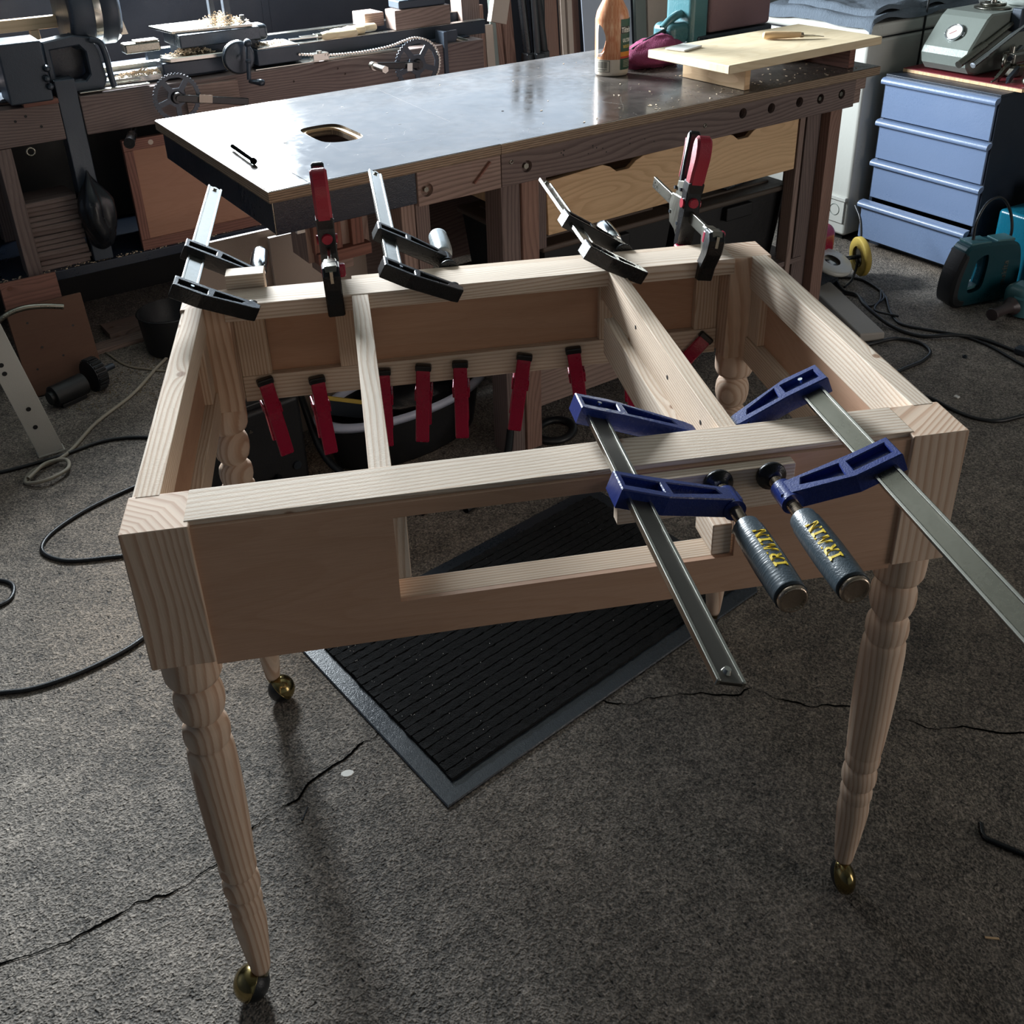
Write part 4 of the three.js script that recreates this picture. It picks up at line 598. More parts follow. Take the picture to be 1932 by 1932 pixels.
{
  const t = room('lathe', 'old dark metalworking lathe with bicycle chainwheels as hand drives, behind the bench', 'lathe', 0, 1.40, 0);
  // bed: two ways with bright tops
  for (const [y0, y1, z0, z1, x0, x1] of [[0.809, 0.856, -0.075, -0.045, 0.24, 1.43], [0.809, 0.868, -0.245, -0.212, 0.24, 1.43]]) { mesh('bed_way', bx(x0, x1, y0, y1, z0, z1), M.darksteel, t); mesh('way_top', bx(x0, x1, y1, y1 + 0.002, z0, z1, 0.0006), M.steel, t); }
  mesh('guide_strip', bx(-0.04, 0.165, 0.8145, 0.818, 0.022, 0.044), M.steel, t); mesh('guide_strip', bx(-0.03, 0.26, 0.8145, 0.832, -0.05, -0.005), M.steel, t); mesh('guide_strip', bx(-0.03, 0.34, 0.8145, 0.85, -0.15, -0.12), M.dullsteel, t);
  mesh('bed_web', bx(-0.1, 1.44, 0.8145, 0.835, -0.21, -0.076), M.castiron, t);
  // headstock: box with bolts, open frame, belt cover
  mesh('gear_box', new RoundedBoxGeometry(0.115, 0.166, 0.13, 3, 0.006).translate(-0.178, 0.898, 0.02), M.castiron, t);
  for (const [x, y] of [[-0.128, 0.878], [-0.124, 0.855], [-0.122, 0.905]]) mesh('knob', lathe([[0, 0], [0.0105, 0], [0.0105, 0.006], [0.007, 0.011], [0.007, 0.016], [0, 0.016]], 8).rotateX(Math.PI / 2).translate(x, y, 0.085), M.darksteel, t);
  mesh('packing_strip', bx(-0.2, -0.105, 0.8005, 0.8142, 0.02, 0.06), M.redwood, t);
  const cs = extr(shape([[-0.108, 0.815], [0.035, 0.815], [0.05, 0.84], [0.045, 0.92], [0.025, 0.965], [-0.02, 0.975], [-0.108, 0.965]], [[[-0.09, 0.845], [-0.09, 0.94], [-0.01, 0.945], [0.005, 0.925], [0.005, 0.86], [-0.01, 0.845]]]), 0.06, 0.004).translate(0, 0, -0.04);
  mesh('headstock_frame', cs, M.castiron, t);
  mesh('frame_lining', bx(-0.095, 0.01, 0.84, 0.95, -0.09, -0.045), M.navy, t);
  mesh('drip_pipe', tube([V(0.02, 0.96, 0.03), V(0.045, 0.95, 0.035), V(0.056, 0.91, 0.035), V(0.058, 0.86, 0.035), V(0.062, 0.82, 0.035)], 0.009, 30), M.castiron, t);
  mesh('belt_pulley', lathe([[0, -0.075], [0.10, -0.075], [0.11, -0.06], [0.11, -0.03], [0.098, -0.02], [0.098, 0.0], [0.12, 0.012], [0.12, 0.06], [0.11, 0.075], [0, 0.075]], 40).rotateZ(Math.PI / 2).translate(0.055, 1.035, -0.09), M.castiron, t);
  mesh('pulley_band', lathe([[0.099, -0.02], [0.1, -0.02], [0.1, 0.0], [0.099, 0.0]], 40).rotateZ(Math.PI / 2).translate(0.055, 1.035, -0.09), M.steel, t);
  mesh('guard_tab', extr(shape([[0.125, 0.955], [0.145, 0.955], [0.135, 1.0], [0.125, 1.01]]), 0.03).translate(0, 0, -0.05), M.steel, t);
  // carriage with slides
  mesh('cross_slide', [new RoundedBoxGeometry(0.26, 0.04, 0.17, 2, 0.004).translate(0.42, 0.915, -0.09)], M.darksteel, t);
  mesh('slide_plate', [extr(shape([[0.28, 0.03], [0.53, 0.0], [0.545, 0.09], [0.42, 0.2], [0.26, 0.2]]), 0.008, 0.001).rotateX(-Math.PI / 2).translate(0, 0.936, -0.01)], M.steel, t);
  mesh('slot', bx(0.3, 0.4, 0.9445, 0.9455, -0.17, -0.16), M.blackmatt, t);
  mesh('tool_post', [bx(0.425, 0.442, 0.945, 1.1, -0.11, -0.085), bx(0.468, 0.488, 0.945, 1.1, -0.1, -0.075)], M.castiron, t, 'y');
  mesh('post_bolt', [cyl(0.008, 0.008, 0.02, 0.52, 0.955, -0.07, 'y', 6), cyl(0.013, 0.013, 0.004, 0.52, 0.947, -0.07, 'y', 20)], M.darksteel, t);
  mesh('end_cap', new RoundedBoxGeometry(0.05, 0.05, 0.07, 3, 0.015).translate(0.565, 0.91, -0.07), M.darksteel, t);
  mesh('lower_slide', extr(shape([[0.245, 0.0], [0.42, -0.01], [0.42, 0.08], [0.235, 0.08], [0.225, 0.04]]), 0.014, 0.002).rotateX(-Math.PI / 2).translate(0, 0.862, 0.02), M.steel, t);
  mesh('apron_casting', [bx(0.22, 0.42, 0.8145, 0.862, -0.06, 0.01, 0.006), bx(0.3, 0.56, 0.8145, 0.895, -0.16, -0.05, 0.006)], M.castiron, t);
  mesh('side_arm', [new RoundedBoxGeometry(0.11, 0.03, 0.05, 2, 0.006).translate(0.19, 0.905, -0.08), bx(0.17, 0.24, 0.92, 0.925, -0.1, -0.055)], M.dullsteel, t);
  mesh('saddle_block', new RoundedBoxGeometry(0.15, 0.05, 0.13, 2, 0.004).translate(0.59, 0.844, -0.03), M.castiron, t); mesh('saddle_top', bx(0.52, 0.66, 0.869, 0.873, -0.09, 0.03), M.steel, t);
  mesh('chip_tray', bx(0.5, 0.72, 0.8085, 0.813, -0.03, 0.045), M.steel, t);
  // hand wheel with crank
  const hw = mesh('handwheel', lathe([[0, 0], [0.03, 0.0], [0.046, 0.004], [0.05, 0.008], [0.05, 0.02], [0.044, 0.024], [0.012, 0.026], [0.012, 0.03], [0, 0.03]], 40).rotateX(Math.PI / 2).translate(0.44, 0.862, 0.06), M.darksteel, t);
  mesh('wheel_rim', new THREE.TorusGeometry(0.0485, 0.0035, 8, 40).translate(0.44, 0.862, 0.068), M.steel, hw);
  mesh('crank_arm', [bar(V(0.462, 0.905, 0.11), V(0.447, 0.80, 0.12), 0.0065), ball(0.0125, 0.462, 0.908, 0.11), ball(0.009, 0.455, 0.855, 0.115)], M.castiron, hw);
  mesh('crank_knob', lathe([[0, 0], [0.006, 0.002], [0.0075, 0.02], [0.011, 0.045], [0.009, 0.055], [0, 0.058]], 18).rotateX(Math.PI / 2).rotateY(0.5).translate(0.447, 0.795, 0.12), M.darksteel, hw);
  // chainwheels and chain
  const wheel = (x, y, r, z, armTo, spokes) => {
    const g = new THREE.Group(); g.name = 'chainwheel'; g.position.set(x, y, z); t.add(g);
    const pts = []; const n = 44; for (let i = 0; i < n * 4; i++) { const a = i / (n * 4) * Math.PI * 2, k = [1, 1.045, 1.045, 1][i % 4]; pts.push([Math.cos(a) * r * k, Math.sin(a) * r * k]); }
    const holes = []; for (let i = 0; i < 5; i++) { const a = i / 5 * Math.PI * 2 + 0.3, h = []; for (const [rr2, da] of [[0.42, -0.36], [0.84, -0.50], [0.86, -0.2], [0.86, 0.2], [0.84, 0.50], [0.42, 0.36]]) h.push([Math.cos(a + da) * r * rr2, Math.sin(a + da) * r * rr2]); holes.push(h); }
    mesh('toothed_ring', extr(shape(pts, holes), 0.004).translate(0, 0, -0.002), M.darksteel, g);
    mesh('hub', [cyl(0.02, 0.016, 0.014, 0, 0, 0.008, 'z'), cyl(0.009, 0.009, 0.006, 0, 0, 0.018, 'z', 8)], M.black, g);
    mesh('axle', cyl(0.012, 0.012, Math.abs(z) + 0.03, 0, 0, -(Math.abs(z) + 0.03) / 2, 'z'), M.castiron, g);
    mesh('crank_arm', [plank(V(0, 0, 0.014), V(armTo[0], armTo[1], 0.022), 0.022, 0.012, V(0, 0, 1).cross(V(1, 0, 0)), 0.003)], M.black, g);
    return g;
  };
  const w1 = wheel(0.222, 0.775, 0.07, 0.10, [0.212, -0.04], 5); mesh('tape_label', plank(V(0.058, -0.007, 0.029), V(0.098, -0.014, 0.0305), 0.024, 0.001, V(0, 1, 0)), M.mdf, w1);
  const w2 = wheel(1.055, 0.765, 0.083, 0.10, [-0.178, 0.022], 5); mesh('tape_label', plank(V(-0.054, 0.002, 0.029), V(-0.034, 0.0, 0.0285), 0.026, 0.001, V(0, 1, 0)), M.paper, w2);
  mesh('pedal_grip', [bar(V(-0.178, 0.022, 0.02), V(-0.178, 0.022, 0.105), 0.0105, 18), bar(V(-0.178, 0.022, 0.016), V(-0.178, 0.022, 0.034), 0.014, 18), bar(V(-0.178, 0.022, 0.1), V(-0.178, 0.022, 0.108), 0.0125, 6)], M.steel, w2);
  const links = []; const path = new THREE.CatmullRomCurve3([V(0.655, 0.84, 0.04), V(0.75, 0.829, 0.06), V(0.88, 0.828, 0.08), V(0.96, 0.838, 0.1), V(1.01, 0.848, 0.1), V(1.055, 0.854, 0.1), V(1.115, 0.83, 0.1), V(1.143, 0.78, 0.1), V(1.135, 0.73, 0.1), V(1.11, 0.70, 0.1)], false, 'centripetal');
  for (let i = 0; i < 64; i++) { const p = path.getPointAt(i / 64), q = path.getPointAt((i + 0.62) / 64); links.push(bar(p, q, 0.0028, 6), bar(p.clone().add(V(0, 0, -0.004)), p.clone().add(V(0, 0, 0.004)), 0.0042, 8)); }
  const ch = mesh('chain', links, M.steel, t); ch.userData.kind = 'stuff';
  mesh('chain_bolt', [cyl(0.0095, 0.0095, 0.006, 0.72, 0.842, 0.05, 'y', 12), bx(0.695, 0.75, 0.8145, 0.838, 0.03, 0.06)], M.steel, t);
  mesh('lower_guide', bx(0.74, 1.03, 0.8085, 0.816, 0.03, 0.045), M.dullsteel, t);
  // right end bracket
  mesh('end_bracket', [bx(1.19, 1.205, 0.70, 0.852, 0.0, 0.06), bx(1.205, 1.265, 0.70, 0.848, 0.02, 0.03)], M.castiron, t, 'y');
  mesh('end_pipe', bar(V(1.26, 0.815, 0.02), V(1.33, 0.79, 0.03), 0.012, 16), M.dullsteel, t);
  mesh('end_plate', bx(1.267, 1.318, 0.69, 0.785, 0.004, 0.016), std(0x8a6a62, 0.8, 0, worn), t, 'y');
  mesh('tail_block', [bx(1.06, 1.285, 0.8585, 0.925, -0.12, -0.046, 0.003)], M.brown, t);
  mesh('tail_casting', [bx(1.08, 1.27, 0.9255, 0.955, -0.13, -0.05, 0.006), new RoundedBoxGeometry(0.12, 0.08, 0.07, 3, 0.02).translate(1.17, 0.98, -0.09)], M.castiron, t);
  mesh('wedge_block', bx(0.98, 1.055, 0.868, 0.915, -0.22, -0.12, 0.003), M.brown, t);
}
for (const [label, n, x0, x1, y, z0, z1, h] of [['heap of curled wood shavings around the tool post on the lathe', 420, 0.35, 0.55, 0.9435, -0.16, 0.0, 0.04], ['low pile of wood shavings on the lower slide of the lathe', 190, 0.235, 0.40, 0.877, -0.06, 0.01, 0.022], ['strip of pale shavings on the lathe bed behind the left chainwheel', 280, 0.05, 0.29, 0.832, -0.05, -0.005, 0.018], ['shavings scattered on the bright saddle right of the handwheel', 60, 0.525, 0.655, 0.8735, -0.08, 0.02, 0.004]]) { const m = lone('wood_shavings', label, 'shavings', shavings(n, x0, x1, y, z0, z1, h), M.shaving, place(0, 1.40, 0), TH); m.userData.kind = 'stuff'; }
{
  const chisel = (i, a, b, y, turn, label) => {
    const t = room('turning_chisel', label, 'chisel', a, b, y, turn, 'turning chisels on the lathe bed');
    mesh('handle', new THREE.LatheGeometry([[0, 0], [0.010, 0.001], [0.0135, 0.006], [0.0145, 0.03], [0.0125, 0.07], [0.0145, 0.11], [0.0115, 0.128], [0, 0.13]].map(([r, q]) => new THREE.Vector2(Math.max(r, 1e-4), q)), 22).rotateZ(Math.PI / 2), M.paleply, t);
    mesh('ferrule', cyl(0.011, 0.0105, 0.014, -0.136, 0, 0, 'x', 20), M.dullsteel, t); mesh('blade', bx(-0.24, -0.14, -0.002, 0.002, -0.0075, 0.0075, 0.0008), M.steel, t); return t;
  };
  chisel(0, 0.905, 1.435, 0.8725, -0.1, 'turning chisel nearest the bench, its round wooden butt end towards the viewer');
  chisel(1, 0.955, 1.475, 0.872, -0.04, 'turning chisel lying between two others on the lathe bed');
  chisel(2, 1.01, 1.5, 0.872, 0.03, 'turning chisel furthest right and furthest back on the lathe bed');
}
{
  const t = room('framed_panel', 'brown panel in a reddish wooden frame standing on the lathe stand shelf', 'panel', 0.05, 1.362, 0.3025);
  mesh('frame_rail', bx(0, 0.56, 0, 0.034, -0.02, 0, 0.001), M.redwood, t); mesh('frame_rail', bx(0, 0.56, 0.321, 0.355, -0.02, 0, 0.001), M.redwood, t);
  mesh('frame_stile', bx(0, 0.028, 0.0345, 0.3205, -0.02, 0, 0.001), M.redwood, t, 'y'); mesh('frame_stile', bx(0.532, 0.56, 0.0345, 0.3205, -0.02, 0, 0.001), M.redwood, t, 'y');
  mesh('panel', bx(0.028, 0.532, 0.034, 0.321, -0.016, -0.006, 0.001), M.panel, t); mesh('stain_spot', cyl(0.008, 0.008, 0.001, 0.085, 0.338, 0.0004, 'z', 20), M.mdf, t);
}
lone('round_bar', 'black round bar sticking out below the lathe beam', 'bar', [cyl(0.0145, 0.016, 0.1, 0, 0, 0, 'z', 24), cyl(0.008, 0.008, 0.08, 0, 0, -0.085, 'z', 14)], M.black, place(0.06, 1.285, 0.678), TH - 0.35, undefined, 'z');
{ const g = new THREE.SphereGeometry(0.1, 32, 24), p = g.attributes.position; for (let i = 0; i < p.count; i++) { const x = p.getX(i), y = p.getY(i), z = p.getZ(i), k = 0.6 + 0.75 * fbm(x * 22 + 4, y * 9 + z * 20, 19, 3), n = sm(0.1, 0.02, y); p.setXYZ(i, x * (0.12 + 0.42 * n) * k, y * 1.25, z * (0.15 + 0.45 * n) * k); } g.computeVertexNormals(); lone('plastic_bag', 'black plastic bag hanging by the iron leg of the lathe stand', 'bag', g, std(0x14181d, 0.3, 0, worn), place(-0.075, 1.325, 0.475), TH, undefined, 'y'); }
{
  const proto = lone('thin_board', 'x', 'board', bx(-0.075, 0.075, 0, 0.0145, -0.13, 0, 0.002), M.darkbrown, place(-0.185, 1.375, 0.3025), TH + 0.05, 'thin dark boards stacked on the stand shelf');
  const ORD = ['first', 'second', 'third', 'fourth', 'fifth', 'sixth', 'seventh', 'eighth', 'ninth', 'tenth', 'eleventh', 'twelfth', 'thirteenth'];
  proto.userData.label = 'thin dark board at the very bottom of the stack on the stand shelf';
  for (let i = 1; i < 14; i++) { const c = proto.clone(); c.name = numbered('thin_board'); c.position.copy(place(-0.185 + rr(-0.006, 0.006), 1.375 + rr(-0.008, 0.008), 0.3025 + i * 0.0155)); c.rotation.y = TH + rr(-0.05, 0.09); scene.add(c); c.userData.label = `thin dark board, ${ORD[13 - i]} from the top of the stack on the stand shelf`; }
}
{
  const t = room('timber_rack', 'pale timber rack of posts and rails behind the lathe headstock', 'rack', 0, 1.56, 0);
  mesh('post', bx(-0.012, 0.01, 0.815, 1.2, -0.03, 0, 0.002), M.brown, t, 'y'); mesh('rail', bx(-0.5, -0.0125, 0.975, 1.01, -0.03, -0.002, 0.002), M.birch, t); mesh('brace', bx(-0.1, -0.075, 0.925, 0.974, -0.03, -0.002, 0.002), M.birch, t, 'y'); mesh('foot', bx(-0.095, -0.035, 0.885, 0.924, -0.04, 0.0, 0.003), M.brown, t); mesh('rear_post', bx(-0.5, -0.478, 0.815, 1.2, -0.03, 0.0), M.brown, t, 'y'); mesh('base_rail', bx(-0.52, 0.02, 0.8145, 0.84, -0.04, 0.0), M.darkbrown, t);
  mesh('base_post', bx(-0.09, -0.05, 0.84, 0.885, -0.035, -0.005), M.brown, t, 'y');
}
// ---------------------------------------------------------------- timber and bundles leaning at the back wall
const lean = (name, label, cat, a0, a1, top, mat, { b = 1.74, t = 0.02, tilt = 0.0, back = 0.06, skew = 0, base = 0, group } = {}) => {
  const m = lone(name, label, cat, bx(-(a1 - a0) / 2, (a1 - a0) / 2, 0, top, -t / 2, t / 2, 0.0015), mat, place((a0 + a1) / 2, b, base), 0, group, 'y');
  m.rotation.set(-back, TH, skew, 'YXZ'); return m;
};
const G = 'timber leaning against the back wall';
lean('timber_post', 'square brown post standing right of the lathe end', 'timber', 1.445, 1.525, 0.99, M.brown, { b: 1.62, t: 0.08, back: 0, skew: 0.035, group: G });
lean('timber_strip', 'pale strip of wood leaning left against the lathe end plate', 'timber', 1.375, 1.43, 0.9, M.rack, { b: 1.52, t: 0.03, back: 0, skew: 0.2, group: G });
lean('timber_board', 'wide pinkish board leaning just right of the square brown post', 'timber', 1.53, 1.625, 0.86, M.rack, { b: 1.72, group: G });
lean('timber_board', 'narrow short board in front of a dark gap, right of the wide pinkish board', 'timber', 1.63, 1.668, 0.78, M.mdf, { b: 1.72, group: G });
lean('timber_board', 'grey weathered board standing beside the dark gap', 'timber', 1.685, 1.705, 0.98, M.greenmetal, { b: 1.72, skew: 0.03, group: G });
lean('timber_board', 'tall thin redwood board left of the black tripod', 'timber', 1.712, 1.745, 0.98, M.rack, { b: 1.73, skew: 0.04, group: G });
lean('timber_board', 'tall redwood board touching the black tripod', 'timber', 1.752, 1.80, 0.95, M.rack, { b: 1.72, skew: 0.045, group: G });
lean('timber_board', 'dark brown wide board right behind the black tripod', 'timber', 1.94, 2.03, 0.97, M.rack, { b: 1.75, skew: 0.02, group: G });
lean('timber_board', 'pale edged board, first of two next to the white sheet', 'timber', 2.035, 2.058, 0.97, M.mdf, { b: 1.73, skew: 0.02, group: G });
lean('timber_board', 'pale edged board, the one nearer the white sheet', 'timber', 2.07, 2.095, 0.97, M.mdf, { b: 1.73, skew: 0.02, group: G });
lean('timber_board', 'greenish brown board tucked behind the left edge of the white sheet', 'timber', 2.1, 2.16, 0.97, M.rack, { b: 1.76, skew: 0.03, group: G });
lean('white_sheet', 'large pale blue-white sheet standing behind the glue bottle', 'sheet', 2.15, 2.42, 0.97, std(0xaab2c0, 0.6, 0, worn), { b: 1.7, t: 0.006, skew: 0.045 });
lean('timber_board', 'grey-brown board leaning right of the white sheet', 'timber', 2.43, 2.49, 0.97, M.greenmetal, { b: 1.7, skew: 0.03, group: G });
lean('timber_board', 'warm grey wide board behind the sander cord', 'timber', 2.5, 2.64, 0.97, M.mdf, { b: 1.7, skew: 0.03, group: G });
lean('timber_board', 'dark red-brown wide board behind the teal sander', 'timber', 2.66, 2.95, 0.97, M.rack, { b: 1.74, group: G });
{
  const t = room('tripod', 'folded black tripod leaning among the boards', 'tripod', 1.86, 1.67, 0.0);
  for (const [x0, x1, z] of [[-0.02, -0.12, 0.0], [0.03, -0.06, 0.02], [0.07, 0.02, -0.01]]) { mesh('leg', [bar(V(x0, 0.01, z), V(x1 * 0.55, 0.62, z - 0.02), 0.011, 10), bar(V(x1 * 0.5, 0.58, z - 0.02), V(x1, 1.25, z - 0.05), 0.017, 10)], M.black, t, 'y'); mesh('leg_lock', bx(x1 * 0.55 - 0.022, x1 * 0.55 + 0.022, 0.60, 0.66, z - 0.045, z + 0.005, 0.006), M.black, t, 'y'); }
  mesh('centre_column', bar(V(0.03, 0.5, -0.02), V(-0.05, 1.3, -0.06), 0.02, 12), M.blackmatt, t, 'y');
}
lean('rag_bundle', 'torn grey-white paper bag above the pinkish boards', 'bag', 1.585, 1.66, 0.24, M.mdf, { b: 1.66, t: 0.03, skew: -0.25, base: 0.80 });

// ---------------------------------------------------------------- chest freezer with a cloth, drawers and machines at the right wall
{
  const t = room('chest_freezer', 'off-white chest freezer beside the right end of the bench', 'freezer', 2.496, 0.556, 0);
  mesh('cabinet', new RoundedBoxGeometry(0.75, 0.745, 0.56, 3, 0.014).translate(0.375, 0.3975, -0.28), M.white, t);
  mesh('plinth', bx(0.03, 0.72, 0.0, 0.03, -0.53, -0.03), M.blackmatt, t);
  mesh('lid', new RoundedBoxGeometry(0.765, 0.05, 0.575, 3, 0.012).translate(0.375, 0.8, -0.28), M.white, t);
  mesh('gasket', bx(0.004, 0.746, 0.768, 0.777, -0.555, -0.005), M.rubber, t);
  mesh('grille_plate', bx(-0.006, 0.004, 0.075, 0.175, -0.105, -0.012, 0.002), M.white, t); mesh('grille_lip', bx(-0.012, 0.004, 0.165, 0.18, -0.115, -0.005, 0.002), M.white, t);
  mesh('grille_dial', new THREE.TorusGeometry(0.022, 0.0015, 6, 30).rotateY(Math.PI / 2).translate(-0.0065, 0.125, -0.055), M.greenmetal, t);
}
{
  const t = room('grey_cloth', 'grey felt cloth draped over the lid of the chest freezer', 'cloth', 2.48, 0.55, 0.826);
  const g = new THREE.PlaneGeometry(0.66, 0.52, 60, 50).rotateX(-Math.PI / 2).translate(0.30, 0, -0.24), p = g.attributes.position;
  for (let i = 0; i < p.count; i++) { const x = p.getX(i), z = p.getZ(i); let y = 0.006 + 0.022 * fbm(x * 6 + 2, z * 7, 23, 3) + 0.012 * Math.abs(Math.sin(x * 9 + z * 6)); const over = Math.max(0, 0.012 - x); if (over > 0) { p.setX(i, 0.005 - over * 0.25); y -= over * 0.9; } const of = Math.max(0, z + 0.02); if (of > 0) { p.setZ(i, -0.01 + of * 0.3 + 0.01); y -= of * 0.5 - 0.01 * Math.sin(x * 20); } p.setY(i, y); }
  g.computeVertexNormals(); mesh('felt', g, M.cloth, t); const g2 = g.clone().scale(0.86, 1, 0.8).translate(0.05, 0.022, -0.03); mesh('felt_fold', g2, M.cloth, t);
}
{
  const t = room('drawer_cabinet', 'steel cabinet of four light blue drawers, the lowest pulled slightly out', 'drawer cabinet', 2.557, 0.055, 0);
  mesh('carcass', [bx(0.0, 0.55, 0.03, 0.645, -0.455, -0.44), bx(0.0, 0.55, 0.03, 0.645, -0.015, 0.0), bx(0.0, 0.55, 0.64, 0.652, -0.455, 0.0), bx(0.0, 0.55, 0.03, 0.04, -0.44, -0.015), bx(0.54, 0.55, 0.04, 0.64, -0.44, -0.015)], M.darkblue, t);
  mesh('plinth', bx(0.02, 0.54, 0.0, 0.03, -0.44, -0.015), M.darkblue, t);
  for (let i = 0; i < 4; i++) {
    const y0 = 0.04 + i * 0.152, y1 = y0 + 0.146, x = i === 0 ? -0.045 : -0.004, d = new THREE.Group(); d.name = 'drawer'; t.add(d);
    mesh('drawer_face', bx(x - 0.004, x + 0.008, y0, y1 - 0.012, -0.447, -0.008, 0.003), M.blueDrawer, d, 'z');
    mesh('drawer_lip', [extr(shape(smooth([[x + 0.012, y1 + 0.001], [x - 0.012, y1 - 0.001], [x - 0.022, y1 - 0.010], [x - 0.020, y1 - 0.022], [x - 0.004, y1 - 0.022], [x + 0.006, y1 - 0.012]], 24)), 0.455, 0.001).translate(0, 0, -0.455)], M.blueDrawer, d, 'z');
    mesh('drawer_tray', [bx(x + 0.008, x + 0.45, y0 + 0.004, y0 + 0.012, -0.43, -0.025), bx(x + 0.008, x + 0.45, y0 + 0.012, y1 - 0.03, -0.43, -0.424), bx(x + 0.008, x + 0.45, y0 + 0.012, y1 - 0.03, -0.031, -0.025)], M.darkblue, d);
  }
}
{ const t = room('red_board', 'maroon faced board with a pale edge lying on the drawer cabinet', 'board', 2.63, 0.03, 0.6525); mesh('core', bx(0, 0.42, 0.0, 0.011, -0.465, 0, 0.001), M.birch, t); mesh('red_face', bx(0.001, 0.419, 0.0112, 0.0135, -0.464, -0.001, 0.0005), std(0x7a2830, 0.6, 0, worn), t); }
{
  const t = room('press_unit', 'grey-green metal press body with a round dial gauge on its sloping face', 'press', 0, 0, 0);
  const prof = [[2.70, 0.667], [2.655, 0.677], [2.632, 0.70], [2.622, 0.735], [2.632, 0.757], [2.712, 0.853], [2.735, 0.868], [3.05, 0.868], [3.05, 0.667]];
  mesh('housing', extr(shape(prof), 0.185, 0.006).translate(0, 0, -0.43), M.greenmetal, t);
  const n = V(-0.77, 0.64, 0).normalize(), c = V(2.667, 0.803, -0.335), q = new THREE.Quaternion().setFromUnitVectors(V(0, 1, 0), n), put = (g, d) => g.applyQuaternion(q).translate(c.x + n.x * d, c.y + n.y * d, c.z);
  const gz = mesh('gauge', [put(lathe([[0, -0.012], [0.030, -0.012], [0.032, 0.008], [0.029, 0.010], [0.0275, 0.007], [0.0275, 0.004], [0, 0.004]], 40), 0), put(box(0.018, 0.014, 0.075, 0, -0.004, 0, 0.003), 0)], M.chrome, t);
  mesh('dial_face', put(cyl(0.0272, 0.0272, 0.001, 0, 0, 0, 'y', 36), 0.0052), std(0xd8d4cc, 0.5), gz); mesh('needle', put(box(0.002, 0.0006, 0.026, 0.002, 0, -0.004).rotateY(0.7), 0.0064), M.gripred, gz);
  mesh('ram_collar', [lathe([[0.028, 0.868], [0.062, 0.868], [0.062, 0.874], [0.05, 0.88], [0.028, 0.88]], 40).translate(2.86, 0, -0.33), lathe([[0.03, 0.88], [0.044, 0.88], [0.044, 0.888], [0.03, 0.888]], 36).translate(2.86, 0, -0.33)], M.dullsteel, t);
  mesh('ram', cyl(0.011, 0.011, 0.3, 2.86, 1.02, -0.33), M.steel, t);
  mesh('column', bx(2.96, 3.04, 0.868, 1.3, -0.42, -0.26, 0.004), M.greenmetal, t, 'y');
  mesh('lever', [bar(V(2.565, 0.722, -0.235), V(2.70, 0.772, -0.235), 0.0125, 18), bar(V(2.70, 0.772, -0.235), V(3.0, 0.888, -0.235), 0.009, 16)], M.dullsteel, t);
  mesh('lever_rod', [bar(V(2.61, 0.718, -0.21), V(2.68, 0.745, -0.21), 0.010, 14), bar(V(2.68, 0.745, -0.21), V(3.0, 0.87, -0.21), 0.0085, 14)], M.chrome, t);
  mesh('lever_fork', [bx(2.84, 3.02, 0.8, 0.88, -0.243, -0.205, 0.005)], M.castiron, t);
}
{
  const t = room('gear_puller', 'steel gear puller with pointed jaws on the maroon board', 'puller', 2.70, 0.17, 0.667);
  mesh('jaw', [plank(V(-0.05, 0.008, 0.03), V(0.06, 0.04, 0.0), 0.022, 0.012), plank(V(-0.085, 0.006, 0.035), V(-0.045, 0.014, 0.03), 0.006, 0.005)], M.dullsteel, t); mesh('jaw', [plank(V(-0.03, 0.008, 0.06), V(0.07, 0.03, 0.03), 0.02, 0.012), plank(V(-0.06, 0.006, 0.075), V(-0.025, 0.012, 0.062), 0.006, 0.005)], M.darksteel, t);
  mesh('eye', new THREE.TorusGeometry(0.017, 0.007, 10, 24).rotateY(0.5).translate(0.035, 0.055, -0.005), M.dullsteel, t); mesh('body', [new RoundedBoxGeometry(0.1, 0.04, 0.05, 3, 0.008).translate(0.13, 0.055, -0.02), cyl(0.011, 0.011, 0.02, 0.1, 0.085, -0.02, 'y', 6)], M.steel, t); mesh('screw', bar(V(0.06, 0.06, 0.0), V(0.2, 0.075, -0.05), 0.009, 14), M.darksteel, t);
  mesh('foot', bx(0.06, 0.11, 0.0, 0.035, -0.02, 0.03, 0.004), M.dullsteel, t); mesh('brass_link', plank(V(0.09, 0.03, 0.02), V(0.16, 0.02, 0.04), 0.02, 0.01), M.brass, t);
}
{ const t = room('socket_wrench', 'steel socket wrench with a round knob, hanging over the edge of the cabinet', 'wrench', 2.735, 0.045, 0.6685, -0.45); mesh('shaft', bar(V(-0.045, 0.010, 0.02), V(0.16, 0.012, 0.0), 0.009, 14), M.dullsteel, t); mesh('knob', ball(0.0155, -0.05, 0.012, 0.02), M.dullsteel, t); mesh('socket', cut(cyl(0.016, 0.016, 0.05, 0.02, 0.034, -0.02, 'x', 24), cyl(0.010, 0.010, 0.06, 0.02, 0.034, -0.02, 'x', 6)), M.steel, t); }
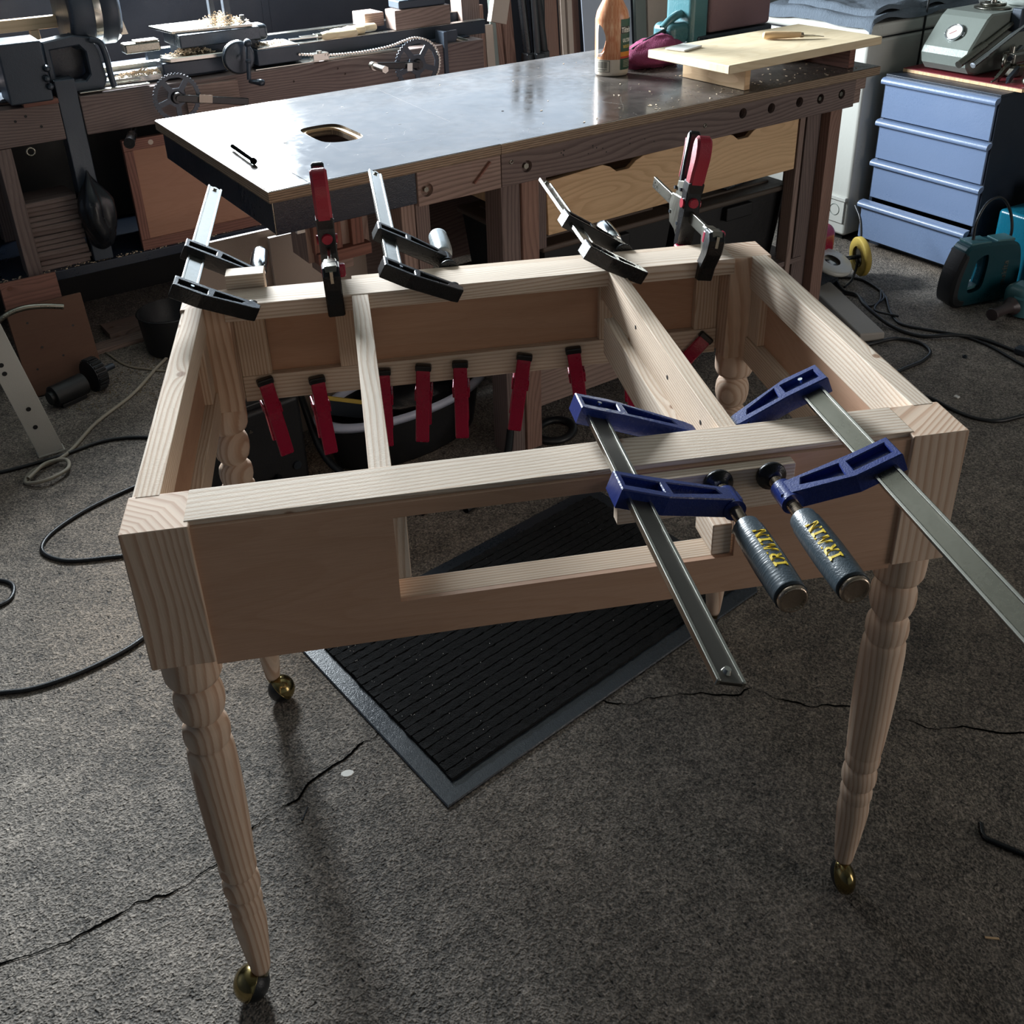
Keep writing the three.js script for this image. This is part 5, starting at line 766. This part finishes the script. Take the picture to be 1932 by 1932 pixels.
// floor machines by the right wall
{
  const t = room('bench_polisher', 'red bench polisher with a big yellow wheel on the floor by the freezer', 'polisher', 2.09, 0.36, 0.0, 0.15);
  mesh('motor_body', [new RoundedBoxGeometry(0.2, 0.13, 0.14, 4, 0.04).translate(-0.02, 0.15, -0.03)], std(0x8e1f38, 0.35, 0, worn), t);
  mesh('foot_plate', [new RoundedBoxGeometry(0.2, 0.06, 0.16, 3, 0.012).translate(-0.02, 0.055, 0.0), bx(-0.1, 0.06, 0.0, 0.026, -0.07, 0.07)], M.darksteel, t);
  mesh('grey_shroud', lathe([[0.03, 0.0], [0.07, 0.0], [0.075, 0.008], [0.07, 0.02], [0.03, 0.02]], 36).rotateX(0.35).translate(-0.03, 0.10, 0.08), M.white, t);
  const q = new THREE.Quaternion().setFromEuler(new THREE.Euler(-0.12, 0.95, 0)), put = (g) => g.rotateX(Math.PI / 2).applyQuaternion(q).translate(0.14, 0.088, 0.1);
  mesh('polishing_wheel', put(lathe([[0.038, -0.012], [0.066, -0.012], [0.071, -0.007], [0.071, 0.007], [0.066, 0.012], [0.038, 0.012], [0.034, 0.004], [0.034, -0.012]], 44)), M.yellowfoam, t);
  mesh('wheel_disc', put(lathe([[0.0, -0.008], [0.036, -0.008], [0.036, 0.006], [0.03, 0.004], [0.029, 0.009], [0.02, 0.009], [0.019, 0.014], [0.011, 0.014], [0.0105, 0.03], [0.006, 0.03], [0.006, 0.04], [0, 0.04]], 32)), M.dullsteel, t);
  mesh('spindle', put(cyl(0.008, 0.008, 0.16, 0, -0.085, 0)), M.darksteel, t);
}
{ const p = place(1.96, 0.11, 0.016); const m = lone('grey_offcut', 'grey weathered wooden offcut lying on the floor right of the table', 'offcut', new RoundedBoxGeometry(0.42, 0.03, 0.085, 2, 0.006), std(0xa29c94, 0.85, 0, worn), p, TH + Math.atan2(0.33, 0.165)); }
{
  const t = room('reciprocating_saw', 'dark teal power saw standing on its D-shaped handle near the drawers', 'power tool', 2.262, -0.08, 0.0, -0.3);
  const outline = smooth([[0.03, 0.205], [0.055, 0.222], [0.15, 0.222], [0.235, 0.21], [0.262, 0.15], [0.265, 0.06], [0.245, 0.012], [0.14, 0.004], [0.05, 0.003], [0.012, 0.012], [0.0, 0.045], [0.006, 0.12]], 64), hole = smooth([[0.07, 0.175], [0.10, 0.192], [0.128, 0.186], [0.13, 0.12], [0.118, 0.062], [0.075, 0.045], [0.05, 0.06], [0.054, 0.12]], 40);
  mesh('body', extr(shape(outline, [hole]), 0.075, 0.009).translate(0, 0, -0.075), M.tealdark, t, 'y');
  mesh('rubber_grip', extr(shape(smooth([[0.028, 0.2], [0.05, 0.185], [0.034, 0.11], [0.032, 0.045], [0.06, 0.03], [0.05, 0.0035], [0.01, 0.0125], [-0.004, 0.045], [0.002, 0.12]], 44)), 0.081, 0.009).translate(0, 0, -0.078), M.rubber, t, 'y');
  mesh('trigger', extr(shape([[0.116, 0.18], [0.13, 0.184], [0.131, 0.12], [0.12, 0.066], [0.108, 0.07], [0.119, 0.125]]), 0.03, 0.002).translate(0, 0, -0.05), M.teal, t, 'y'); mesh('trigger_guard', extr(shape([[0.055, 0.052], [0.108, 0.058], [0.118, 0.076], [0.1, 0.071], [0.062, 0.061]]), 0.03, 0.002).translate(0, 0, -0.05), M.palteal, t);
  mesh('top_vent', [bx(0.05, 0.13, 0.218, 0.228, -0.07, -0.008, 0.003), bx(0.155, 0.225, 0.2155, 0.2265, -0.065, -0.01, 0.003)], M.palteal, t);
  const g = text('makita', 0.019, 0.0012).rotateZ(Math.PI / 2).translate(0.195, 0.11, 0.0002); mesh('maker_lettering', g, M.dullsteel, t);
  mesh('carry_loop', tube([V(0.08, 0.222, -0.04), V(0.09, 0.29, -0.05), V(0.13, 0.345, -0.06), V(0.19, 0.35, -0.07), V(0.235, 0.30, -0.07), V(0.25, 0.22, -0.06), V(0.24, 0.15, -0.08)], 0.005, 60), M.rubber, t);
}
{
  const t = room('teal_case', 'blue-teal plastic machine case with a light blue label, in front of the drawer cabinet', 'case', 2.5, -0.125, 0, -0.08);
  mesh('case_body', new RoundedBoxGeometry(0.42, 0.27, 0.16, 4, 0.015).translate(0.28, 0.136, -0.05).rotateY(0), M.teal, t); mesh('case_top', new RoundedBoxGeometry(0.26, 0.07, 0.13, 3, 0.012).translate(0.36, 0.30, -0.055), M.teal, t);
  mesh('latch', [bx(0.12, 0.17, 0.15, 0.21, 0.028, 0.04, 0.004), ball(0.012, 0.15, 0.148, 0.042)], M.black, t); mesh('carry_grip', [bx(0.12, 0.18, 0.272, 0.31, -0.07, 0.0, 0.01)], M.black, t);
  const p = mesh('label_plate', bx(0.245, 0.40, 0.10, 0.20, 0.0302, 0.0335), std(0x2f86b8, 0.4), t); mesh('label_lettering', [text('S', 0.03, 0.001).translate(0.268, 0.165, 0.0336), text('2', 0.022, 0.001).translate(0.268, 0.125, 0.0336)], M.paper, p);
}
{ const t = room('angle_grinder', 'angle grinder with a dark ribbed side handle, at the right edge on the floor', 'grinder', 2.30, -0.20, 0.0, 0.0);
  mesh('side_handle', lathe([[0, 0], [0.019, 0.0], [0.021, 0.006], [0.0165, 0.012], [0.0155, 0.05], [0.018, 0.09], [0.021, 0.1], [0.031, 0.112], [0.029, 0.118], [0.012, 0.122], [0.008, 0.15], [0, 0.15]], 26).rotateZ(-Math.PI / 2).translate(-0.04, 0.04, 0.03), std(0x3a3030, 0.6, 0, worn), t);
  mesh('gear_head', [new RoundedBoxGeometry(0.1, 0.09, 0.09, 4, 0.03).translate(0.14, 0.055, 0.02), cyl(0.03, 0.03, 0.06, 0.1, 0.04, 0.05, 'y', 24)], M.palteal, t); mesh('guard', new THREE.TorusGeometry(0.055, 0.012, 8, 30, Math.PI * 1.3).rotateX(Math.PI / 2).rotateY(2.2).translate(0.11, 0.014, 0.05), M.black, t); mesh('motor_body', cyl(0.036, 0.04, 0.2, 0.28, 0.055, 0.02, 'x', 28), M.teal, t); }
{ const t = room('dark_jar', 'dark brown jar with a torn paper lid rim behind the angle grinder', 'jar', 2.545, -0.235, 0.0); mesh('jar_body', lathe([[0, 0], [0.055, 0], [0.06, 0.006], [0.06, 0.12], [0.056, 0.125], [0.056, 0.01], [0, 0.01]], 32), std(0x2a2320, 0.35, 0, worn), t, 'y'); mesh('torn_rim', lathe([[0.0605, 0.105], [0.0625, 0.106], [0.0615, 0.13], [0.056, 0.132], [0.057, 0.126]], 18), M.paper, t, 'y'); }
// ---------------------------------------------------------------- left side
{
  const t = room('perforated_upright', 'white perforated steel upright leaning in at the left edge', 'upright', -0.419, 0.797, 0.0); const q = plank(V(0, 0.004, 0), V(-0.135, 0.8, 0), 0.004, 0.064, V(0, 0, 1), 0.001), q2 = plank(V(0.03, 0.004, -0.016), V(-0.105, 0.8, -0.016), 0.034, 0.004, V(0, 0, 1), 0.001);
  mesh('web', [q, q2], std(0xc4c2ba, 0.5, 0, worn), t, 'y'); for (const [x, y] of [[-0.482, 0.265], [-0.484, 0.29], [-0.451, 0.15], [-0.447, 0.094]]) mesh('bolt_hole', cyl(0.0062, 0.0062, 0.002, x + 0.419 + 0.006, y, 0.0021, 'z', 14), M.blackmatt, t);
  mesh('foot', bx(-0.034, 0.034, 0.0, 0.006, -0.034, 0.004), M.white, t); mesh('top_frame', bx(-0.5, -0.1, 0.79, 0.83, -0.04, 0.0), M.white, t);
}
const leanBoard = (name, label, w, h, mat, a, b, base, back, skew, turn = 0) => { const m = lone(name, label, 'board', bx(-w / 2, w / 2, 0, h, -0.009, 0.009), mat, place(a, b, base)); m.rotation.set(-back, TH + turn, skew, 'YXZ'); return m; };
{ const m = leanBoard('nailed_board', 'square brown plywood board with nail holes leaning under the lathe stand', 0.215, 0.27, std(0x7c6e68, 0.8, 0, { map: T.ply }), -0.292, 1.17, 0.0, 0.26, -0.02, 0.08); for (const [x, y] of [[-0.06, 0.22], [0.03, 0.25], [-0.04, 0.14], [0.06, 0.18], [0.01, 0.1], [-0.07, 0.08]]) mesh('nail_hole', cyl(0.0035, 0.0035, 0.001, x, y, 0.0095, 'z', 8), M.blackmatt, m); }
leanBoard('redwood_board', 'small redwood board standing behind the square brown board', 0.16, 0.33, M.redwood, -0.315, 1.225, 0.0, 0.24, -0.03, 0.08);
hose('bent_pipe', 'pale bent pipe end at the left edge above the leaning boards', 'pipe', [0, 1, 2, 3, 4].map((i) => { const p = place(-0.46 + i * 0.05, 1.10, [0.27, 0.30, 0.308, 0.30, 0.285][i]); return [p.x, p.y, p.z]; }), 0.008, M.dullsteel);
{
  const t = room('gear_motor', 'dusty black gear motor lying on the floor against the brown board', 'motor', -0.24, 1.10, 0.0, 0.35);
  mesh('motor_can', [cyl(0.033, 0.033, 0.1, -0.07, 0.036, 0, 'x', 28), cyl(0.02, 0.02, 0.012, -0.126, 0.036, 0, 'x', 20), bx(-0.11, -0.03, 0.0, 0.012, -0.025, 0.025)], M.blackmatt, t);
  mesh('gear_head', [cyl(0.048, 0.048, 0.035, 0.02, 0.05, 0, 'x', 40)], M.rubber, t); const teeth = []; for (let i = 0; i < 24; i++) { const a = i / 24 * Math.PI * 2; teeth.push(box(0.03, 0.007, 0.007, 0.02, 0.05 + Math.cos(a) * 0.049, Math.sin(a) * 0.049, 0.001)); } mesh('gear_teeth', teeth, M.rubber, t); mesh('shaft', cyl(0.01, 0.01, 0.05, 0.06, 0.05, 0, 'x', 16), M.darksteel, t);
}
{ const t = room('black_bucket', 'black round bucket on the floor behind the left rail of the table', 'bucket', 0.06, 1.24, 0.0); mesh('bucket_wall', lathe([[0, 0], [0.08, 0], [0.088, 0.01], [0.098, 0.13], [0.102, 0.135], [0.095, 0.137], [0.082, 0.012], [0, 0.01]], 36), M.blackmatt, t, 'y'); mesh('bucket_handle', new THREE.TorusGeometry(0.03, 0.004, 8, 24, Math.PI).rotateZ(Math.PI).translate(0.02, 0.05, 0.1), M.dullsteel, t); }
lone('floor_plank', 'brown plank lying on the floor under the lathe stand', 'plank', bx(-0.3, 0.3, 0, 0.02, -0.05, 0.05), M.brown, place(0.20, 1.50, 0.0), TH + 0.05);
lone('floor_plank', 'narrow brown plank on the floor beside the black bucket', 'plank', bx(-0.2, 0.2, 0, 0.016, -0.03, 0.03), M.brown, place(-0.02, 1.38, 0.0), TH + 0.06);
const dustBits = []; for (let i = 0; i < 420; i++) { const q = rr(0.001, 0.003), u = rnd() ** 0.5, an = rr(0, 6.28); dustBits.push(new THREE.BoxGeometry(q * 1.8, 0.0012, q).rotateY(rr(0, 3)).translate(u * Math.cos(an) * 0.24, 0.0012, u * Math.sin(an) * 0.16)); }
{ const m = lone('sawdust', 'dark sawdust scattered on the floor around the gear motor', 'sawdust', dustBits, M.dust, place(-0.1, 1.08, 0.0), TH); m.userData.kind = 'stuff'; }
// ---------------------------------------------------------------- cables on the floor
const cable = (name, label, pts, r, mat, closed) => lone(name, label, 'cable', tube(pts.map((p) => V(p[0], p[2] ?? r, p[1])), r, 120, 8), mat, V(0, 0, 0));
cable('black_cable', 'black cable on the floor passing the foot of the white steel leg', [[-1.45, -1.18], [-1.172, -1.223], [-1.036, -1.271], [-0.923, -1.329], [-0.81, -1.32], [-0.733, -1.264], [-0.6, -1.15], [-0.5, -1.1]], 0.005, M.rubber);
cable('black_cable', 'black cable looping on the floor left of the left front post', [[-0.5, -1.2], [-0.717, -1.128], [-0.827, -1.065], [-0.927, -0.983], [-0.984, -0.898], [-0.984, -0.847], [-0.927, -0.799], [-0.797, -0.787], [-0.6, -0.78], [-0.5, -0.70], [-0.55, -0.6]], 0.0048, M.rubber);
cable('black_cable', 'black cable curving in from the left edge beside the left front leg', [[-1.3, -0.40], [-0.963, -0.394], [-0.904, -0.393], [-0.82, -0.419], [-0.737, -0.469], [-0.691, -0.515], [-0.62, -0.58]], 0.0048, M.rubber);
cable('black_cable', 'short black cable loop at the left edge of the floor', [[-1.2, -0.77], [-1.054, -0.755], [-1.02, -0.73], [-1.014, -0.684], [-1.031, -0.666], [-1.2, -0.62]], 0.0045, M.rubber);
cable('beige_cable', 'beige cable ending in a small loop beside the white steel leg', [[-0.80, -1.86], [-0.837, -1.767], [-0.891, -1.587], [-0.969, -1.432], [-1.022, -1.268], [-1.09, -1.205], [-1.091, -1.155], [-1.036, -1.143, 0.014], [-0.993, -1.188, 0.014], [-1.008, -1.235, 0.014], [-1.054, -1.228, 0.014], [-1.085, -1.16, 0.014]], 0.0052, std(0x8d8678, 0.6));
cable('beige_cable', 'thin beige cable by the black bucket', [[-1.02, -1.904], [-0.937, -1.79], [-0.87, -1.75], [-0.816, -1.726], [-0.70, -1.7]], 0.0035, std(0x7d7464, 0.6));
cable('black_cable', 'black cable running from the yellow polishing wheel to the right edge', [[1.45, -1.95], [1.581, -1.9], [1.605, -1.80], [1.597, -1.733], [1.549, -1.609], [1.537, -1.518], [1.59, -1.464], [1.672, -1.4], [1.715, -1.324], [1.742, -1.171], [1.80, -1.0]], 0.0046, M.rubber);
cable('black_cable', 'thick black cable with a plug crossing the floor past the grey offcut', [[1.50, -1.92], [1.475, -1.80, 0.012], [1.47, -1.70, 0.038], [1.458, -1.62, 0.036], [1.492, -1.503, 0.01], [1.55, -1.42], [1.652, -1.39, 0.012], [1.721, -1.361], [1.772, -1.262]], 0.0058, M.rubber);
{ const t = world('power_plug', 'grey power plug at the end of the thick cable', 'plug', 1.785, 0.0, -1.245, -1.0); mesh('plug_body', [new RoundedBoxGeometry(0.04, 0.024, 0.036, 3, 0.008).translate(0, 0.0125, 0)], M.darksteel, t); for (const z of [-0.009, 0.009]) mesh('pin', bx(0.0205, 0.04, 0.010, 0.014, z - 0.003, z + 0.003), M.brass, t); }
cable('black_cable', 'black cable looping on the floor beside the right rail of the table', [[1.25, -1.40], [1.367, -1.405], [1.465, -1.421], [1.522, -1.377], [1.52, -1.313], [1.465, -1.263], [1.378, -1.225], [1.25, -1.15], [1.2, -0.95]], 0.0056, M.rubber);
cable('black_cable', 'black cable emerging behind the right front post towards the right edge', [[1.25, -1.15], [1.33, -1.09], [1.367, -1.051], [1.394, -0.974], [1.426, -0.923], [1.473, -0.897], [1.561, -0.907], [1.75, -0.93]], 0.0052, M.rubber);
cable('black_cable', 'thin black cable tangle between the bench leg and the polisher', [[1.42, -1.75], [1.461, -1.795], [1.51, -1.75], [1.506, -1.672], [1.571, -1.70, 0.012], [1.60, -1.77, 0.012], [1.56, -1.70, 0.012], [1.5, -1.62, 0.012], [1.55, -1.56, 0.012]], 0.004, M.rubber);
hose('black_cable', 'black cord hanging down over the red polisher', 'cable', [[1.60, 0.24, -2.02], [1.60, 0.2, -1.97], [1.585, 0.11, -1.92], [1.55, 0.02, -1.88], [1.5, 0.005, -1.84]], 0.0045, M.rubber);
hose('wall_cable', 'thin black cord hanging at the right corner of the freezer', 'cord', [0, 1, 2, 3].map((i) => { const p = place(2.80 - i * 0.012, 0.545, 1.1 - i * 0.36); return [p.x, p.y, p.z]; }), 0.004, M.rubber);
// small things on the floor
const small = (name, label, cat, g, mat, x, z, y, turn = 0) => lone(name, label, cat, g, mat, V(x, y, z), turn);
small('hex_key', 'black hex key lying on the floor near the right edge', 'hex key', (() => { const g = new THREE.TubeGeometry(new THREE.CatmullRomCurve3([V(0, 0, -0.016), V(-0.006, 0, 0.004), V(-0.004, 0, 0.012), V(0.004, 0, 0.018), V(0.10, 0, 0.085)], false, 'centripetal'), 40, 0.0046, 6); return g; })(), M.black, 0.70, 0.253, 0.0046, -0.12);
small('plastic_scrap', 'small white scrap on the floor beyond the right front post', 'scrap', box(0.012, 0.005, 0.014, 0, 0.0026, 0), M.paper, 1.446, -1.045, 0, 0.4);
small('steel_nut', 'small dark nut on the floor by the black cables', 'nut', cut(cyl(0.007, 0.007, 0.007, 0, 0.0035, 0, 'y', 6), cyl(0.0035, 0.0035, 0.02, 0, 0, 0, 'y', 12)), M.darksteel, 1.606, -1.263, 0);
small('loose_nail', 'small dark nail lying on the floor beside the left leg shadow', 'nail', [cyl(0.0011, 0.0009, 0.026, 0, 0.0014, 0, 'z', 6), cyl(0.0022, 0.0022, 0.0008, 0, 0.0022, 0.013, 'z', 8)], M.darksteel, -0.381, -0.002, 0, -0.35);
small('wood_splinter', 'tan wood splinter on the floor at the lower right', 'splinter', box(0.02, 0.0018, 0.0032, 0, 0.001, 0, 0.0005), M.birch, 0.609, 0.413, 0, -0.3);
small('paint_chip', 'pale paint chip on the floor left of the mat corner', 'chip', new THREE.CylinderGeometry(0.009, 0.01, 0.0012, 9).scale(1.2, 1, 0.8).translate(0, 0.0007, 0), M.paper, -0.308, -0.072, 0);
renderer.render(scene, camera);
